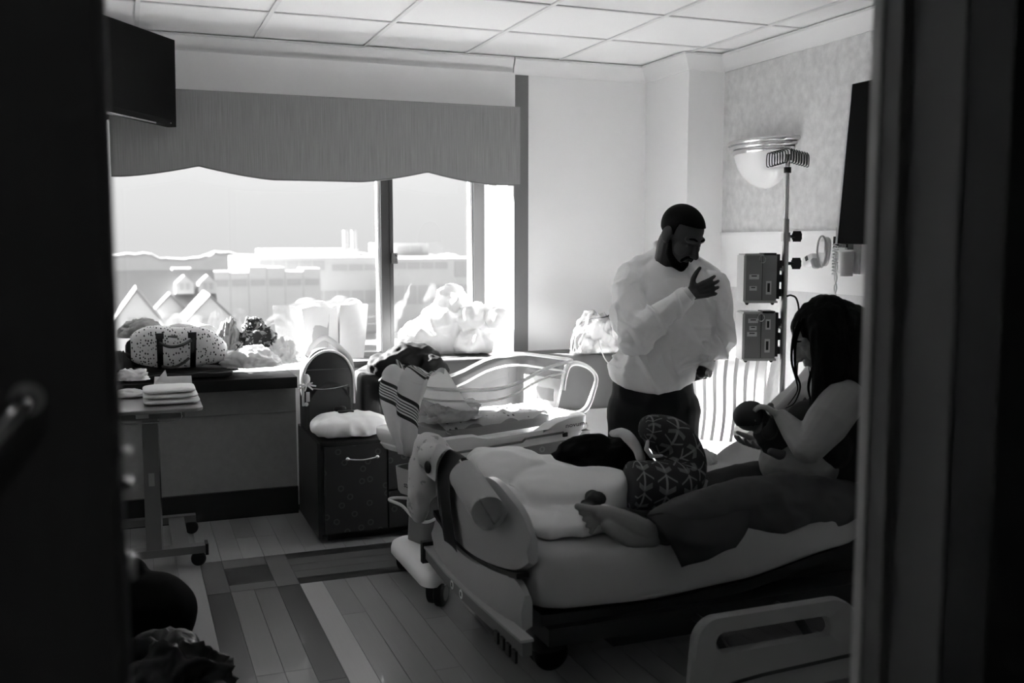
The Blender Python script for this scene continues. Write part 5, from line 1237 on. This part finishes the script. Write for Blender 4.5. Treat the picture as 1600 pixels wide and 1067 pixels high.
me = displace(remesh(bm, .006, 5), lambda p, n: n * (.005 * noise.noise(V((p.x * 60, p.y * 60, p.z * 7))) + .004 * noise.noise(V((p.x * 25, p.y * 25, p.z * 4)))))
hw = link('hair', me, hair_m, wom)
for k, pts in enumerate(([(1240, 500), (1232, 525), (1230, 560), (1238, 590), (1240, 608), (1226, 630)], [(1246, 495), (1235, 530), (1236, 575), (1244, 600), (1236, 625), (1222, 634)], [(1262, 570), (1256, 600), (1260, 625), (1252, 642)], [(1335, 560), (1345, 580), (1350, 610)])):
    build('loose_strand', tube(B(), smooth_path([wc + ax * (x - 1279) * .00249 + UP * (524 - y) * .00249 + TC * (.07 + .004 * k) for x, y in pts], 5), [.007 * (1 - .8 * q / (5 * (len(pts) - 1))) for q in range(5 * (len(pts) - 1) + 1)], 8), hair_m, hw)
bm = B(); chain(bm, [WT(-.016, .094, .028), WT(-.034, .090, .033), WT(-.052, .076, .026)], [.0035, .0045, .0035], 8); link('eyebrow', remesh(bm, .003, 1), hair_m, wom)
# tank top: covers chest, side and back, leaves belly, arms and shoulders bare
tank_m = mat('black_tank_cotton', .010, .85)
bm = B()
chain(bm, [V((2.607, 3.136, 0.849)), V((2.631, 3.137, 0.744)), V((2.659, 3.134, 0.614)), V((2.718, 3.128, 0.466))], [.140, .148, .156, .168], 20); ball(bm, V((2.458, 3.130, 0.808)), (.090, .108, .088)); rcone(bm, V((2.434, 3.097, 0.765)), V((2.505, 3.064, 0.716)), .06, .08)
chain(bm, [V((2.451, 3.077, 0.842)), V((2.468, 3.070, 0.942)), V((2.528, 3.105, 0.983)), V((2.623, 3.123, 0.888))], [.035, .022, .022, .04], 12); chain(bm, [V((2.483, 3.202, 0.820)), V((2.535, 3.235, 0.910)), V((2.606, 3.200, 0.942))], [.030, .016, .016], 12)
link('tank_top', displace(remesh(bm, .007, 5), lambda p, n: n * .004 * ridge(p, 16, 2)), tank_m, wom)
# loose dark trousers
tr_m = mat('charcoal_trousers', .060, .9, spec=.1, bump=.05, bs=30)
bm = B()
ball(bm, V((2.695, 3.111, 0.433)), (.17, .19, .135))
chain(bm, [hpN, V((2.400, 2.998, 0.521)), knN, V((1.877, 2.966, 0.552)), V((1.713, 2.951, 0.522))], [.118, .110, .092, .084, .074], 18)
chain(bm, [hpF, knF, V((2.114, 3.344, 0.510))], [.112, .088, .075], 18)
ball(bm, V((2.421, 2.983, 0.457)), (.20, .08, .06)); ball(bm, V((2.157, 2.940, 0.512)), (.16, .07, .06))
link('trousers', displace(remesh(bm, .008, 7), lambda p, n: n * (.009 * (ridge(p, 8., 4) - .5) + .003 * fnoise(p, 22, 1))), tr_m, wom)

Ha, Hb, Hc, Hd = V((1.615, 2.930, 0.574)), V((2.054, 2.932, 0.567)), V((1.888, 2.781, 0.474)), V((1.675, 2.773, 0.431))
def hem(u, v):
    p = (Ha * (1 - u) + Hb * u) * (1 - v) + (Hd * (1 - u) + Hc * u) * v
    return p + UP * (.030 * sin(v * pi) * (1 - .6 * u) + .008 * sin(u * 9 + v * 3) * (1 - v)) + TC * (.05 * sin(v * pi) + .010 * sin(u * 8 - v * 2))
sheet('trouser_hem', 30, 16, hem, tr_m, wom, .006)
# ---------------------------------------------------------------- newborn in her arms
bab = thing('person', 'newborn baby held against the womans chest, head to the left', 'person', V((2.299, 3.165, 0.712)))
bc = V((2.239, 3.222, 0.832)); bf = ax * .75 + UP * .05 + ay * .35; bR = orient(bf, -ax * .25 + UP * .95)
bm = B(); ball(bm, bc, (.058, .066, .058), bR); ball(bm, bc + ax * .035 - UP * .012, (.038, .040, .040)); ball(bm, bc + ax * .055 - UP * .022, (.024, .03, .022)); rcone(bm, bc + ax * .068, bc + ax * .074 - UP * .004, .008, .009)
ball(bm, bc + TC * .055 + ax * .006 - UP * .004, (.010, .006, .014)); chain(bm, [bc + ax * .025 - UP * .04, V((2.287, 3.188, 0.779))], [.026, .03])
chain(bm, [V((2.287, 3.188, 0.779)), V((2.328, 3.177, 0.733)), V((2.398, 3.158, 0.706)), V((2.456, 3.145, 0.692))], [.046, .054, .052, .042], 16)
chain(bm, [V((2.275, 3.139, 0.789)), V((2.283, 3.120, 0.841)), V((2.277, 3.136, 0.869))], [.019, .016, .013], 10); ball(bm, V((2.278, 3.148, 0.882)), (.014, .012, .013))
chain(bm, [V((2.403, 3.124, 0.700)), V((2.313, 3.114, 0.691)), V((2.269, 3.122, 0.708))], [.03, .022, .016], 10)
link('body', remesh(bm, .0035, 3), skin_baby, bab)
bm = B(); bmesh.ops.create_icosphere(bm, subdivisions=5, radius=1.0)
for v in bm.verts:
    d = v.co; g = 1.04 if d.y < .25 + .3 * d.z and d.z > -.55 else .86
    v.co = bc + bR @ V((d.x * .058 * g, d.y * .066 * g, d.z * .058 * g))
build('hair', bm, mat('newborn_dark_hair', .018, .7), bab, angle=180)
bm = B(); chain(bm, [V((2.291, 3.185, 0.770)), V((2.332, 3.175, 0.726)), V((2.398, 3.158, 0.701)), V((2.455, 3.145, 0.689))], [.050, .060, .058, .048], 16); chain(bm, [V((2.270, 3.140, 0.779)), V((2.281, 3.124, 0.821))], [.024, .021], 10)
link('romper', displace(remesh(bm, .006, 4), lambda p, n: n * .005 * ridge(p, 18, 3)), mat('dark_romper', .03, .9), bab)
